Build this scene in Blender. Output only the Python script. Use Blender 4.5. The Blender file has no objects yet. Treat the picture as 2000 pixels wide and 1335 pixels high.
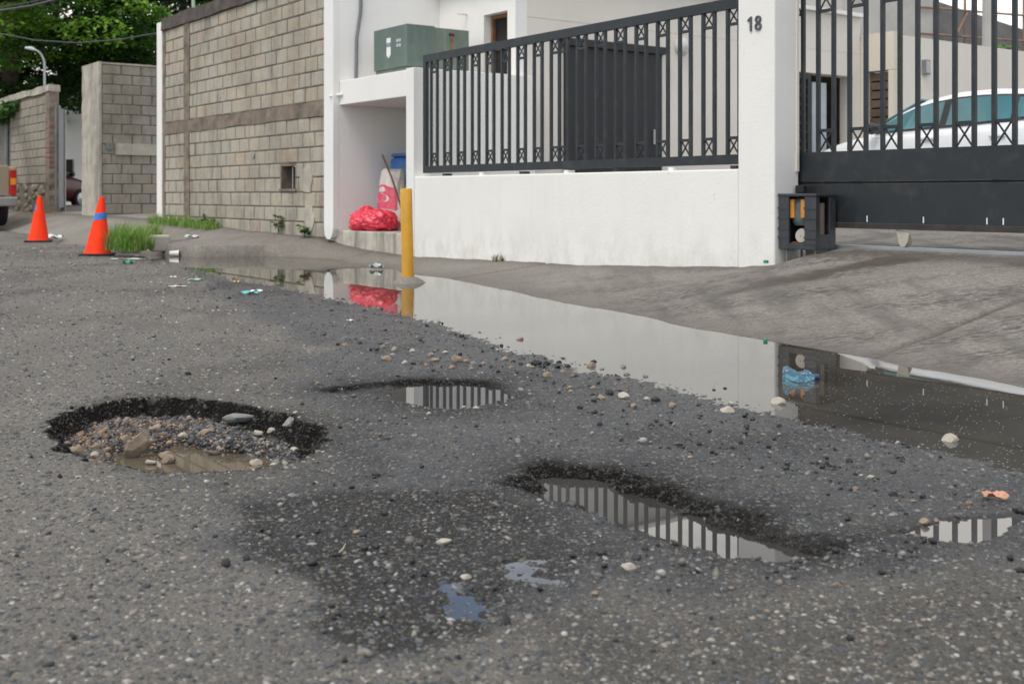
import bpy, math, random
import numpy as np
from mathutils import Vector, Matrix

random.seed(7)
scn = bpy.context.scene
COL = scn.collection

# ---------------------------------------------------------------- camera, light, exposure
F = 2250.0          # focal length in photo pixels (photo 2000 wide)
CAMH = 0.72         # metres above the datum; the gutter water lies 7 cm below that
cam_data = bpy.data.cameras.new("camera")
cam_data.sensor_width = 36.0
cam_data.lens = F / 2000.0 * 36.0
cam_data.shift_y = -0.14375
cam_data.clip_start = 0.05
cam_data.clip_end = 2000.0
cam_data.dof.use_dof = True
cam_data.dof.focus_distance = 4.7
cam_data.dof.aperture_fstop = 5.6
cam = bpy.data.objects.new("camera", cam_data)
COL.objects.link(cam)
cam.location = (0, 0, CAMH)
cam.rotation_euler = (math.radians(90), 0, 0)
scn.camera = cam

SUN_EL, SUN_AZ = math.radians(58), math.atan2(-0.62, -0.78)   # azimuth of the sun from +Y clockwise
world = bpy.data.worlds.new("World")
scn.world = world
world.use_nodes = True
wn = world.node_tree
wn.nodes.clear()
w_out = wn.nodes.new("ShaderNodeOutputWorld")
w_bg = wn.nodes.new("ShaderNodeBackground")
w_bg.inputs["Strength"].default_value = 0.12
w_sky = wn.nodes.new("ShaderNodeTexSky")
w_sky.sky_type = 'NISHITA'
w_sky.sun_disc = False
w_sky.sun_elevation = SUN_EL
w_sky.sun_rotation = SUN_AZ
w_sky.air_density = 1.0
w_sky.dust_density = 0.6
w_tc = wn.nodes.new("ShaderNodeTexCoord")
w_map = wn.nodes.new("ShaderNodeMapping")
w_map.inputs["Scale"].default_value = (1, 1, 2.4)
w_map.inputs["Location"].default_value = (-1.19985, 3.91789, 0.25753)
w_noise = wn.nodes.new("ShaderNodeTexNoise")
w_noise.inputs["Scale"].default_value = 2.2
w_noise.inputs["Detail"].default_value = 8
w_noise.inputs["Roughness"].default_value = 0.55
w_ramp = wn.nodes.new("ShaderNodeValToRGB")
w_ramp.color_ramp.elements[0].position = 0.43
w_ramp.color_ramp.elements[1].position = 0.54
w_mix = wn.nodes.new("ShaderNodeMixRGB")
w_mix.inputs["Color2"].default_value = (7.7, 7.42, 6.98, 1)     # sunlit white cloud
wn.links.new(w_tc.outputs["Generated"], w_map.inputs["Vector"])
wn.links.new(w_map.outputs["Vector"], w_noise.inputs["Vector"])
wn.links.new(w_noise.outputs["Fac"], w_ramp.inputs["Fac"])
wn.links.new(w_ramp.outputs["Color"], w_mix.inputs["Fac"])
wn.links.new(w_sky.outputs["Color"], w_mix.inputs["Color1"])
wn.links.new(w_mix.outputs["Color"], w_bg.inputs["Color"])
wn.links.new(w_bg.outputs["Background"], w_out.inputs["Surface"])

sun_data = bpy.data.lights.new("sun", 'SUN')
sun_data.energy = 1.1
sun_data.angle = math.radians(24)
sun_data.color = (1.0, 0.93, 0.82)
sun = bpy.data.objects.new("sun", sun_data)
COL.objects.link(sun)
_sd = Vector((math.sin(SUN_AZ) * math.cos(SUN_EL), math.cos(SUN_AZ) * math.cos(SUN_EL), math.sin(SUN_EL)))
sun.rotation_euler = _sd.to_track_quat('Z', 'Y').to_euler()
sun.location = (0, 0, 30)

scn.view_settings.view_transform = 'Standard'
scn.view_settings.look = 'None'
scn.view_settings.exposure = 0.74
scn.view_settings.gamma = 1.0
scn.view_settings.use_curve_mapping = False
scn.cycles.max_bounces = 8
scn.cycles.transparent_max_bounces = 8

# ---------------------------------------------------------------- coordinates
# street frame: a runs along the walls towards the viewer's right, b runs into the properties, z up
_n = math.hypot(1640, 2250)
AX = Vector((1640 / _n, -2250 / _n, 0))
BX = Vector((2250 / _n, 1640 / _n, 0))
P0 = Vector((2.03, 8.9, 0))
ANG = math.atan2(AX.y, AX.x)

def S(a, b, z=0.0):
    p = P0 + AX * a + BX * b
    return Vector((p.x, p.y, z))

def toab(x, y):
    dx, dy = x - P0.x, y - P0.y
    return dx * AX.x + dy * AX.y, dx * BX.x + dy * BX.y

RD = -0.07         # level of the gutter water; road heights are counted from it

def GT(px, py, z=0.0):
    Y = (CAMH - z) * F / (py - 380.0)
    return ((px - 1000.0) / F * Y, Y)

def G(px, py, z=0.0):
    return GT(px, py, z + RD)

def a_at(px, b):
    r = (px - 1000.0) / F
    return (r * (P0.y + BX.y * b) - P0.x - BX.x * b) / (AX.x - r * AX.y)

def z_at(py, a, b):
    return CAMH + (380.0 - py) / F * S(a, b).y

# ---------------------------------------------------------------- numpy noise
def _hash(i, j, s):
    n = (i.astype(np.int64) * 374761393 + j.astype(np.int64) * 668265263 + s * 974634777) & 0x7fffffff
    n = ((n ^ (n >> 13)) * 1274126177) & 0x7fffffff
    n = (n ^ (n >> 16)) & 0xffff
    return n / 65535.0

def vnoise(x, y, s=0):
    i, j = np.floor(x), np.floor(y)
    fx, fy = x - i, y - j
    fx, fy = fx * fx * (3 - 2 * fx), fy * fy * (3 - 2 * fy)
    h = lambda a, b: _hash(i + a, j + b, s)
    return (h(0, 0) * (1 - fx) + h(1, 0) * fx) * (1 - fy) + (h(0, 1) * (1 - fx) + h(1, 1) * fx) * fy

def fbm(x, y, s=0, octv=4):
    t, amp, tot = 0, 1.0, 0
    for k in range(octv):
        t = t + amp * (vnoise(x * 2 ** k, y * 2 ** k, s + k * 17) - 0.5)
        tot += amp
        amp *= 0.5
    return t / tot * 2          # about -1..1

def poly_sd(x, y, poly):
    """signed distance to a polygon, positive inside"""
    p = np.array(poly, float)
    q = np.roll(p, -1, axis=0)
    d = np.full(x.shape, 1e9)
    ins = np.zeros(x.shape, bool)
    for (x0, y0), (x1, y1) in zip(p, q):
        ex, ey = x1 - x0, y1 - y0
        wx, wy = x - x0, y - y0
        t = np.clip((wx * ex + wy * ey) / (ex * ex + ey * ey + 1e-12), 0, 1)
        d = np.minimum(d, (wx - ex * t) ** 2 + (wy - ey * t) ** 2)
        c = ((y0 <= y) & (y1 > y)) | ((y1 <= y) & (y0 > y))
        if abs(ey) > 1e-12:
            ins ^= c & (x < x0 + (y - y0) * ex / ey)
    d = np.sqrt(d)
    return np.where(ins, d, -d)

def sstep(a, b, v):
    t = np.clip((v - a) / (b - a), 0, 1)
    return t * t * (3 - 2 * t)

# ---------------------------------------------------------------- object helpers
def tag(o, label=None, cat=None, group=None, kind=None):
    if label: o["label"] = label
    if cat: o["category"] = cat
    if group: o["group"] = group
    if kind: o["kind"] = kind
    return o

def thing(name, loc, label, cat, group=None, rotz=0.0):
    o = bpy.data.objects.new(name, None)
    o.empty_display_size = 0.1
    COL.objects.link(o)
    o.location = loc
    o.rotation_euler = (0, 0, rotz)
    return tag(o, label, cat, group, "thing")

def root_loc(o):
    v = Vector((0, 0, 0))
    while o is not None:
        v += Vector(o.location)
        o = o.parent
    return v

class MB:
    def __init__(self):
        self.v, self.f = [], []
    def quadbox(self, pts):
        """8 points: bottom 4 counter-clockwise seen from above, then top 4"""
        n = len(self.v)
        self.v += [tuple(p) for p in pts]
        for f in ((3, 2, 1, 0), (4, 5, 6, 7), (0, 1, 5, 4), (1, 2, 6, 5), (2, 3, 7, 6), (3, 0, 4, 7)):
            self.f.append(tuple(n + i for i in f))
        return self
    def box(self, x0, x1, y0, y1, z0, z1):
        return self.quadbox([(x0, y0, z0), (x1, y0, z0), (x1, y1, z0), (x0, y1, z0),
                             (x0, y0, z1), (x1, y0, z1), (x1, y1, z1), (x0, y1, z1)])
    def sbox(self, a0, a1, b0, b1, z0, z1):
        """box in the street frame, world coordinates"""
        return self.quadbox([S(a0, b0, z0), S(a1, b0, z0), S(a1, b1, z0), S(a0, b1, z0),
                             S(a0, b0, z1), S(a1, b0, z1), S(a1, b1, z1), S(a0, b1, z1)])
    def prism(self, pts, vec):
        """polygon (3d points) pushed along vec"""
        n, k = len(self.v), len(pts)
        vec = Vector(vec)
        self.v += [tuple(Vector(p)) for p in pts] + [tuple(Vector(p) + vec) for p in pts]
        self.f.append(tuple(range(n, n + k))[::-1])
        self.f.append(tuple(range(n + k, n + 2 * k)))
        for i in range(k):
            j = (i + 1) % k
            self.f.append((n + i, n + j, n + k + j, n + k + i))
        return self
    def tube(self, path, r, seg=8, cap=True):
        path = [Vector(p) for p in path]
        rr = r if isinstance(r, (list, tuple)) else [r] * len(path)
        n0 = len(self.v)
        up = None
        for i, p in enumerate(path):
            t = (path[min(i + 1, len(path) - 1)] - path[max(i - 1, 0)]).normalized()
            if up is None:
                up = Vector((0, 0, 1)) if abs(t.z) < 0.9 else Vector((1, 0, 0))
            s = t.cross(up).normalized()
            up = s.cross(t).normalized()
            for k in range(seg):
                an = 2 * math.pi * k / seg
                self.v.append(tuple(p + (s * math.cos(an) + up * math.sin(an)) * rr[i]))
        for i in range(len(path) - 1):
            for k in range(seg):
                a, b = n0 + i * seg + k, n0 + i * seg + (k + 1) % seg
                self.f.append((a, b, b + seg, a + seg))
        if cap:
            self.f.append(tuple(range(n0, n0 + seg))[::-1])
            m = n0 + (len(path) - 1) * seg
            self.f.append(tuple(range(m, m + seg)))
        return self
    def lathe(self, prof, c=(0, 0, 0), seg=24, axis='z', cap=True):
        n0 = len(self.v)
        c = Vector(c)
        for r, h in prof:
            for k in range(seg):
                an = 2 * math.pi * k / seg
                x, y = r * math.cos(an), r * math.sin(an)
                p = {'z': (x, y, h), 'y': (x, h, y), 'x': (h, x, y)}[axis]
                self.v.append(tuple(c + Vector(p)))
        for i in range(len(prof) - 1):
            for k in range(seg):
                a, b = n0 + i * seg + k, n0 + i * seg + (k + 1) % seg
                self.f.append((a, b, b + seg, a + seg))
        if cap:
            self.f.append(tuple(range(n0, n0 + seg))[::-1])
            m = n0 + (len(prof) - 1) * seg
            self.f.append(tuple(range(m, m + seg)))
        return self
    def grid(self, rows):
        """rows of equal length of 3d points"""
        n0, w = len(self.v), len(rows[0])
        for r in rows:
            self.v += [tuple(p) for p in r]
        for i in range(len(rows) - 1):
            for k in range(w - 1):
                a = n0 + i * w + k
                self.f.append((a, a + 1, a + w + 1, a + w))
        return self
    def build(self, name, mat, parent=None, smooth=False, bevel=0.0, angle=40, local=False, subsurf=0):
        off = Vector((0, 0, 0)) if (parent is None or local) else root_loc(parent)
        me = bpy.data.meshes.new(name)
        me.from_pydata([tuple(Vector(p) - off) for p in self.v], [], self.f)
        me.validate()
        import bmesh
        bm = bmesh.new()
        bm.from_mesh(me)
        bmesh.ops.recalc_face_normals(bm, faces=bm.faces)
        bm.to_mesh(me)
        bm.free()
        if mat: me.materials.append(mat)
        o = bpy.data.objects.new(name, me)
        COL.objects.link(o)
        if parent is not None: o.parent = parent
        if smooth:
            me.shade_smooth()
            if angle:
                me.set_sharp_from_angle(angle=math.radians(angle))
        if bevel > 0:
            m = o.modifiers.new("bevel", 'BEVEL')
            m.width = bevel
            m.segments = 2
            m.limit_method = 'ANGLE'
        if subsurf:
            m = o.modifiers.new("sub", 'SUBSURF')
            m.levels = m.render_levels = subsurf
        return o

def np_mesh(name, verts, faces, mat, colors=None, attrs=None, smooth=True):
    """faces: (n,3) or (n,4) int array"""
    me = bpy.data.meshes.new(name)
    nv, nf, k = len(verts), len(faces), faces.shape[1]
    me.vertices.add(nv)
    me.vertices.foreach_set("co", np.ascontiguousarray(verts, np.float32).ravel())
    me.loops.add(nf * k)
    me.loops.foreach_set("vertex_index", np.ascontiguousarray(faces, np.int32).ravel())
    me.polygons.add(nf)
    me.polygons.foreach_set("loop_start", np.arange(0, nf * k, k, dtype=np.int32))
    me.polygons.foreach_set("loop_total", np.full(nf, k, np.int32))
    if smooth:
        me.polygons.foreach_set("use_smooth", np.ones(nf, bool))
    me.update()
    if colors is not None:
        ca = me.color_attributes.new("col", 'FLOAT_COLOR', 'POINT')
        c4 = np.ones((nv, 4), np.float32)
        c4[:, :3] = colors
        ca.data.foreach_set("color", c4.ravel())
    for an, av in (attrs or {}).items():
        at = me.attributes.new(an, 'FLOAT', 'POINT')
        at.data.foreach_set("value", np.ascontiguousarray(av, np.float32))
    me.validate()
    if mat: me.materials.append(mat)
    o = bpy.data.objects.new(name, me)
    COL.objects.link(o)
    return o

# ---------------------------------------------------------------- materials
def new_mat(name):
    m = bpy.data.materials.new(name)
    m.use_nodes = True
    nt = m.node_tree
    b = nt.nodes["Principled BSDF"]
    return m, nt, b

def N(nt, typ, ins=None, **props):
    n = nt.nodes.new(typ)
    for k, v in props.items():
        setattr(n, k, v)
    for k, v in (ins or {}).items():
        s = n.inputs[k]
        if isinstance(v, bpy.types.NodeSocket):
            nt.links.new(v, s)
        else:
            s.default_value = v
    return n

def c4(c):
    return (c[0], c[1], c[2], 1.0)

def mixc(nt, fac, a, b, mode='MIX'):
    n = nt.nodes.new("ShaderNodeMixRGB")
    n.blend_type = mode
    for s, v in zip(("Fac", "Color1", "Color2"), (fac, a, b)):
        if isinstance(v, bpy.types.NodeSocket):
            nt.links.new(v, n.inputs[s])
        else:
            n.inputs[s].default_value = v if s == "Fac" else c4(v)
    return n.outputs["Color"]

def ramp(nt, fac, stops):
    n = nt.nodes.new("ShaderNodeValToRGB")
    e = n.color_ramp.elements
    while len(e) < len(stops): e.new(0.5)
    for el, (p, c) in zip(e, stops):
        el.position = p
        el.color = c4(c) if isinstance(c, (tuple, list)) else (c, c, c, 1)
    nt.links.new(fac, n.inputs["Fac"])
    return n.outputs["Color"]

def math_(nt, op, a, b=0.0, clamp=False):
    n = nt.nodes.new("ShaderNodeMath")
    n.operation = op
    n.use_clamp = clamp
    for i, v in enumerate((a, b)):
        if isinstance(v, bpy.types.NodeSocket): nt.links.new(v, n.inputs[i])
        else: n.inputs[i].default_value = v
    return n.outputs[0]

def wpos(nt, scale=(1, 1, 1)):
    g = nt.nodes.new("ShaderNodeNewGeometry")
    if scale == (1, 1, 1): return g.outputs["Position"]
    m = N(nt, "ShaderNodeMapping", {"Vector": g.outputs["Position"], "Scale": scale})
    return m.outputs["Vector"]

def noise(nt, vec, scale, detail=5, rough=0.55):
    n = N(nt, "ShaderNodeTexNoise", {"Vector": vec, "Scale": scale, "Detail": detail, "Roughness": rough})
    return n.outputs["Fac"]

def bump(nt, b, h, strength, dist):
    n = N(nt, "ShaderNodeBump", {"Height": h, "Strength": strength, "Distance": dist})
    nt.links.new(n.outputs["Normal"], b.inputs["Normal"])
    return n

def mat_basic(name, col, rough=0.6, var=0.15, scale=6.0, bmp=0.0, bscale=60, metal=0.0, dirt=None, dscale=3.0, damt=0.5, spec=0.5, streak=False):
    m, nt, b = new_mat(name)
    p = wpos(nt)
    n1 = noise(nt, p, scale)
    lo = tuple(max(0, c * (1 - var)) for c in col)
    hi = tuple(min(1, c * (1 + var)) for c in col)
    c = ramp(nt, n1, [(0.3, lo), (0.7, hi)])
    if dirt:
        p2 = wpos(nt, (1, 1, 0.12)) if streak else p
        n2 = noise(nt, p2, dscale, 6, 0.65)
        f = ramp(nt, n2, [(0.5, 0.0), (0.72, damt)])
        c = mixc(nt, f, c, dirt)
    nt.links.new(c, b.inputs["Base Color"])
    b.inputs["Roughness"].default_value = rough
    b.inputs["Metallic"].default_value = metal
    b.inputs["Specular IOR Level"].default_value = spec
    if bmp:
        bump(nt, b, noise(nt, p, bscale, 4), bmp, 0.01)
    return m

def mat_stucco(name, col, dirt=(0.36, 0.30, 0.22), base_z=0.1, rise=0.42, spots=0.38):
    m, nt, b = new_mat(name)
    p = wpos(nt)
    n1 = noise(nt, p, 1.3, 6)
    c = ramp(nt, n1, [(0.25, tuple(x * 0.93 for x in col)), (0.75, col)])
    # faint rain streaks
    st = noise(nt, wpos(nt, (5, 5, 0.35)), 1.6, 5, 0.6)
    c = mixc(nt, ramp(nt, st, [(0.55, 0.0), (0.85, 0.07)]), c, tuple(x * 0.75 for x in dirt))
    # splashed mud stains low on the wall, blotchy
    sx = N(nt, "ShaderNodeSeparateXYZ", {"Vector": p}).outputs["Z"]
    hz = N(nt, "ShaderNodeMapRange", {"Value": sx, "From Min": base_z, "From Max": base_z + rise, "To Min": 1.0, "To Max": 0.0}).outputs["Result"]
    blot = noise(nt, wpos(nt, (1, 1, 0.6)), 5.0, 7, 0.7)
    f = math_(nt, 'MULTIPLY', hz, ramp(nt, blot, [(0.42, 0.0), (0.80, 0.55)]), True)
    c = mixc(nt, f, c, dirt)
    # small scuffs
    sc = noise(nt, wpos(nt, (1, 1, 0.7)), 9.0, 3, 0.8)
    c = mixc(nt, ramp(nt, sc, [(0.68, 0.0), (0.76, spots)]), c, (0.30, 0.28, 0.25))
    nt.links.new(c, b.inputs["Base Color"])
    b.inputs["Roughness"].default_value = 0.75
    bump(nt, b, noise(nt, p, 45, 5, 0.6), 0.25, 0.01)
    return m

def mat_block(name, tones, grime=(0.07, 0.065, 0.06)):
    m, nt, b = new_mat(name)
    oi = nt.nodes.new("ShaderNodeObjectInfo")
    k = len(tones)
    c = ramp(nt, oi.outputs["Random"], [(i / (k - 1), t) for i, t in enumerate(tones)])
    p = wpos(nt)
    n1 = noise(nt, p, 7, 6, 0.65)
    c = mixc(nt, ramp(nt, n1, [(0.35, 0.0), (0.7, 0.5)]), c, tuple(x * 0.72 for x in tones[0]))
    sb = noise(nt, p, 1.1, 5, 0.6)
    c = mixc(nt, ramp(nt, sb, [(0.46, 0.0), (0.72, 0.6)]), c, tuple(x * k for x, k in zip(tones[0], (0.55, 0.5, 0.44))))
    st = noise(nt, wpos(nt, (1.3, 1.3, 0.34)), 1.9, 7, 0.72)
    c = mixc(nt, ramp(nt, st, [(0.5, 0.0), (0.75, 0.7)]), c, grime)
    gr = noise(nt, p, 130, 2, 0.5)
    c = mixc(nt, ramp(nt, gr, [(0.4, 0.25), (0.6, 0.0)]), c, grime)
    nt.links.new(c, b.inputs["Base Color"])
    b.inputs["Roughness"].default_value = 0.92
    bump(nt, b, noise(nt, p, 90, 4, 0.7), 0.6, 0.012)
    return m

def mat_attr_color(name, rough=0.7, bmp=0.0, spec=0.5, trans=0.0, wetattr=False):
    m, nt, b = new_mat(name)
    a = nt.nodes.new("ShaderNodeVertexColor")
    a.layer_name = "col"
    c = a.outputs["Color"]
    if wetattr:
        wa_ = N(nt, "ShaderNodeAttribute", attribute_name="wet").outputs["Fac"]
        rg_ = N(nt, "ShaderNodeMapRange", {"Value": wa_, "To Min": 0.85, "To Max": 0.32}).outputs["Result"]
    if bmp:
        n1 = noise(nt, wpos(nt), 160, 4, 0.6)
        c = mixc(nt, ramp(nt, n1, [(0.35, 0.35), (0.65, 0.0)]), c, (0.03, 0.03, 0.03))
        bump(nt, b, n1, bmp, 0.004)
    nt.links.new(c, b.inputs["Base Color"])
    b.inputs["Roughness"].default_value = rough
    b.inputs["Specular IOR Level"].default_value = spec
    if wetattr: nt.links.new(rg_, b.inputs["Roughness"])
    if trans:
        b.inputs["Subsurface Weight"].default_value = 0.0
        t = N(nt, "ShaderNodeBsdfTranslucent", {"Color": c})
        mx = N(nt, "ShaderNodeMixShader", {"Fac": trans})
        nt.links.new(b.outputs[0], mx.inputs[1])
        nt.links.new(t.outputs[0], mx.inputs[2])
        nt.links.new(mx.outputs[0], nt.nodes["Material Output"].inputs["Surface"])
    return m

def mat_water(name, mud, rough=0.01, flecks=0.0, rip=0.0):
    m, nt, b = new_mat(name)
    p = wpos(nt)
    c = ramp(nt, noise(nt, p, 1.2, 6, .6), [(0.3, tuple(x * 0.6 for x in mud)), (0.7, tuple(x * 1.6 for x in mud))])
    r = rough
    if flecks:
        v = N(nt, "ShaderNodeTexVoronoi", {"Vector": wpos(nt, (1.0, 0.8, 1)), "Scale": 62.0})
        dot = math_(nt, 'LESS_THAN', v.outputs["Distance"], 0.16)
        sel = math_(nt, 'GREATER_THAN', N(nt, "ShaderNodeSeparateXYZ", {"Vector": v.outputs["Color"]}).outputs["X"], 0.60)
        msk = math_(nt, 'MULTIPLY', dot, sel)
        c = mixc(nt, msk, c, (0.30, 0.27, 0.22))
        r = math_(nt, 'ADD', math_(nt, 'MULTIPLY', msk, 0.6), rough)
        nt.links.new(r, b.inputs["Roughness"])
    else:
        b.inputs["Roughness"].default_value = rough
    nt.links.new(c, b.inputs["Base Color"])
    b.inputs["IOR"].default_value = 1.55
    if rip:
        bump(nt, b, noise(nt, wpos(nt, (1, 1, 1)), 9, 3), rip, 0.01)
    return m
# ================================================================ GROUND
def PW(pts, z=0.012):
    return [G(px, py, z) for px, py in pts]

PUDDLE = PW([(225, 489), (262, 500), (330, 516), (450, 545), (560, 563), (640, 576), (760, 610), (830, 625), (930, 655), (1050, 695),
             (1150, 724), (1300, 761), (1430, 796), (1530, 820), (1700, 856), (1850, 889), (2000, 920), (2300, 1000),
             (2300, 800), (2000, 745), (1850, 722), (1700, 690), (1500, 655), (1400, 640), (1250, 610), (1100, 580), (1000, 560), (900, 545),
             (840, 538), (760, 512), (650, 500), (540, 480), (280, 482)], 0.0)
POT1 = PW([(85, 862), (78, 838), (95, 815), (140, 797), (200, 782), (290, 772), (380, 776), (470, 786), (550, 803), (615, 822), (652, 843), (655, 858),
           (630, 876), (590, 893), (530, 908), (460, 920), (380, 927), (300, 922), (230, 908), (160, 895), (110, 882)], 0.018)
LEDGE1 = PW([(95, 800), (150, 785), (215, 768), (300, 762), (380, 768), (420, 780), (380, 800), (200, 805)], 0.018)
POT2 = PW([(610, 764), (680, 750), (760, 742), (860, 738), (950, 741), (1010, 750), (1042, 766), (1005, 786), (930, 800), (850, 802), (795, 794), (740, 782), (660, 778)])
POT3 = PW([(990, 945), (1030, 912), (1070, 900), (1130, 904), (1200, 912), (1260, 930), (1330, 953), (1400, 976), (1470, 1001), (1540, 1023), (1620, 1044),
           (1700, 1056), (1660, 1074), (1590, 1088), (1540, 1097), (1470, 1098), (1380, 1088), (1300, 1064), (1220, 1036), (1150, 1010), (1090, 988), (1030, 968)])
BANK3 = PW([(985, 950), (1010, 928), (1060, 902), (1130, 903), (1200, 912), (1300, 942), (1400, 976), (1500, 1008), (1600, 1043), (1700, 1057), (1650, 1077), (1570, 1080), (1510, 1062), (1430, 1034), (1340, 1006), (1250, 980), (1150, 960), (1070, 953), (1020, 962)])
POT4 = PW([(1712, 1035), (1760, 1022), (1830, 1010), (1900, 1003), (1960, 1006), (2005, 1020), (1995, 1044), (1940, 1058), (1880, 1069), (1830, 1061), (1790, 1049)])
FILMS = [PW(f, 0.018) for f in (
    [(858, 1155), (880, 1125), (908, 1128), (928, 1160), (965, 1185), (998, 1188), (978, 1207), (990, 1238), (962, 1226), (948, 1207), (915, 1207), (890, 1207), (882, 1185)],
    [(972, 1110), (1010, 1086), (1062, 1090), (1092, 1113), (1145, 1118), (1132, 1138), (1060, 1144), (1000, 1132)],
    [(1178, 1106), (1242, 1116), (1268, 1136), (1208, 1132)],
    [(250, 786), (290, 775), (345, 780), (332, 790), (280, 794)],
    [(415, 604), (455, 598), (470, 606), (430, 611)])]
WETP = PW([(360, 512), (430, 575), (540, 640), (640, 690), (570, 750), (690, 840), (650, 915), (470, 965), (440, 1060), (590, 1120), (620, 1215), (720, 1295),
           (960, 1275), (1100, 1190), (1480, 1150), (1700, 1120), (2050, 1090), (2500, 1080), (2400, 800), (1500, 640), (900, 530), (500, 490)])
DAMPP = PW([(455, 985), (640, 955), (980, 955), (1120, 1010), (1250, 1075), (1240, 1100), (1000, 1150), (1010, 1200), (960, 1262), (820, 1275), (720, 1290), (640, 1250),
            (615, 1180), (590, 1125), (500, 1095), (470, 1050)])
DAMP2 = PW([(1000, 1230), (1500, 1110), (2050, 1085), (2300, 1335), (2300, 1500), (1100, 1500)])
PEDGE_A = [-30, -21, -14, -12.5, -11.8, -10.1, -9.15, -8.2, -7.75, -7.5, -6.9, -6.2, -5.2, -4.6, -3.6, -2.6, -1.4, -.45, .6, 1.5, 2.6, 3.5, 12]
PEDGE_B = [-1.2, -1.2, -1.6, -2.1, -1.9, -1.94, -1.86, -1.8, -1.65, -.9, -.7, -.62, -.84, -.78, -1.1, -1.2, -1.5, -1.73, -1.94, -2.18, -2.33, -2.53, -4.2]
_k = (CAMH - RD) / 0.77
_e = [toab(*(S(a, b).xy * _k)) for a, b in zip(PEDGE_A, PEDGE_B)]
PEDGE_A, PEDGE_B = [q[0] for q in _e], [q[1] for q in _e]
PEDGE_A[0], PEDGE_A[-1] = -32, 14
ZW_A = [-30, -18, -13.7, -9, -7.6, -7.0, -6.5, -5.3, -2.6, -1.2, -0.35, 0, 0.3, 0.6, 12]
ZW_B = [0.33, 0.31, 0.27, 0.18, 0.135, 0.08, 0.045, 0.02, 0.065, 0.114, 0.15, 0.185, 0.265, 0.305, 0.315]

def pave_z(a, b):
    """height of the concrete: apron, driveway ramp and the yard behind the gate"""
    be = np.interp(a, PEDGE_A, PEDGE_B)
    zw = np.interp(a, ZW_A, ZW_B)
    t = (b - be) / (0.05 - be)
    ramp_ = RD + (zw - RD) * t
    # raised apron slab with a rounded kerb
    kerb = sstep(-10.0, -8.9, a) * (1 - sstep(-7.75, -7.45, a))
    slab = RD + np.minimum((zw - RD) * 0.60, 0.04 + 5.0 * np.maximum(b - be, 0)) + (zw - RD) * 0.40 * t
    z = ramp_ * (1 - kerb) + slab * kerb
    z = np.where(b < be, RD + (b - be) * 0.45, z)
    zy = 0.318 + np.clip(b - 0.3, 0, 8) * 0.036
    z = np.where(b > 0.05, np.minimum(zw + (b - 0.05) * 0.12, np.maximum(zy, zw)), z)
    return z

def pave_zs(a, b):
    return float(pave_z(np.array([a], float), np.array([b], float))[0])

POTS = [  # polygon, depth, wall width
    (POT1, 0.150, 0.100), (POT2, 0.030, 0.12), (POT3, 0.050, 0.11), (POT4, 0.045, 0.10)]
WREG = PW([(225, 908), (245, 893), (300, 895), (345, 882), (390, 886), (430, 899), (480, 895), (530, 905), (535, 925), (420, 945), (280, 940)], -0.10)

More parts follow.
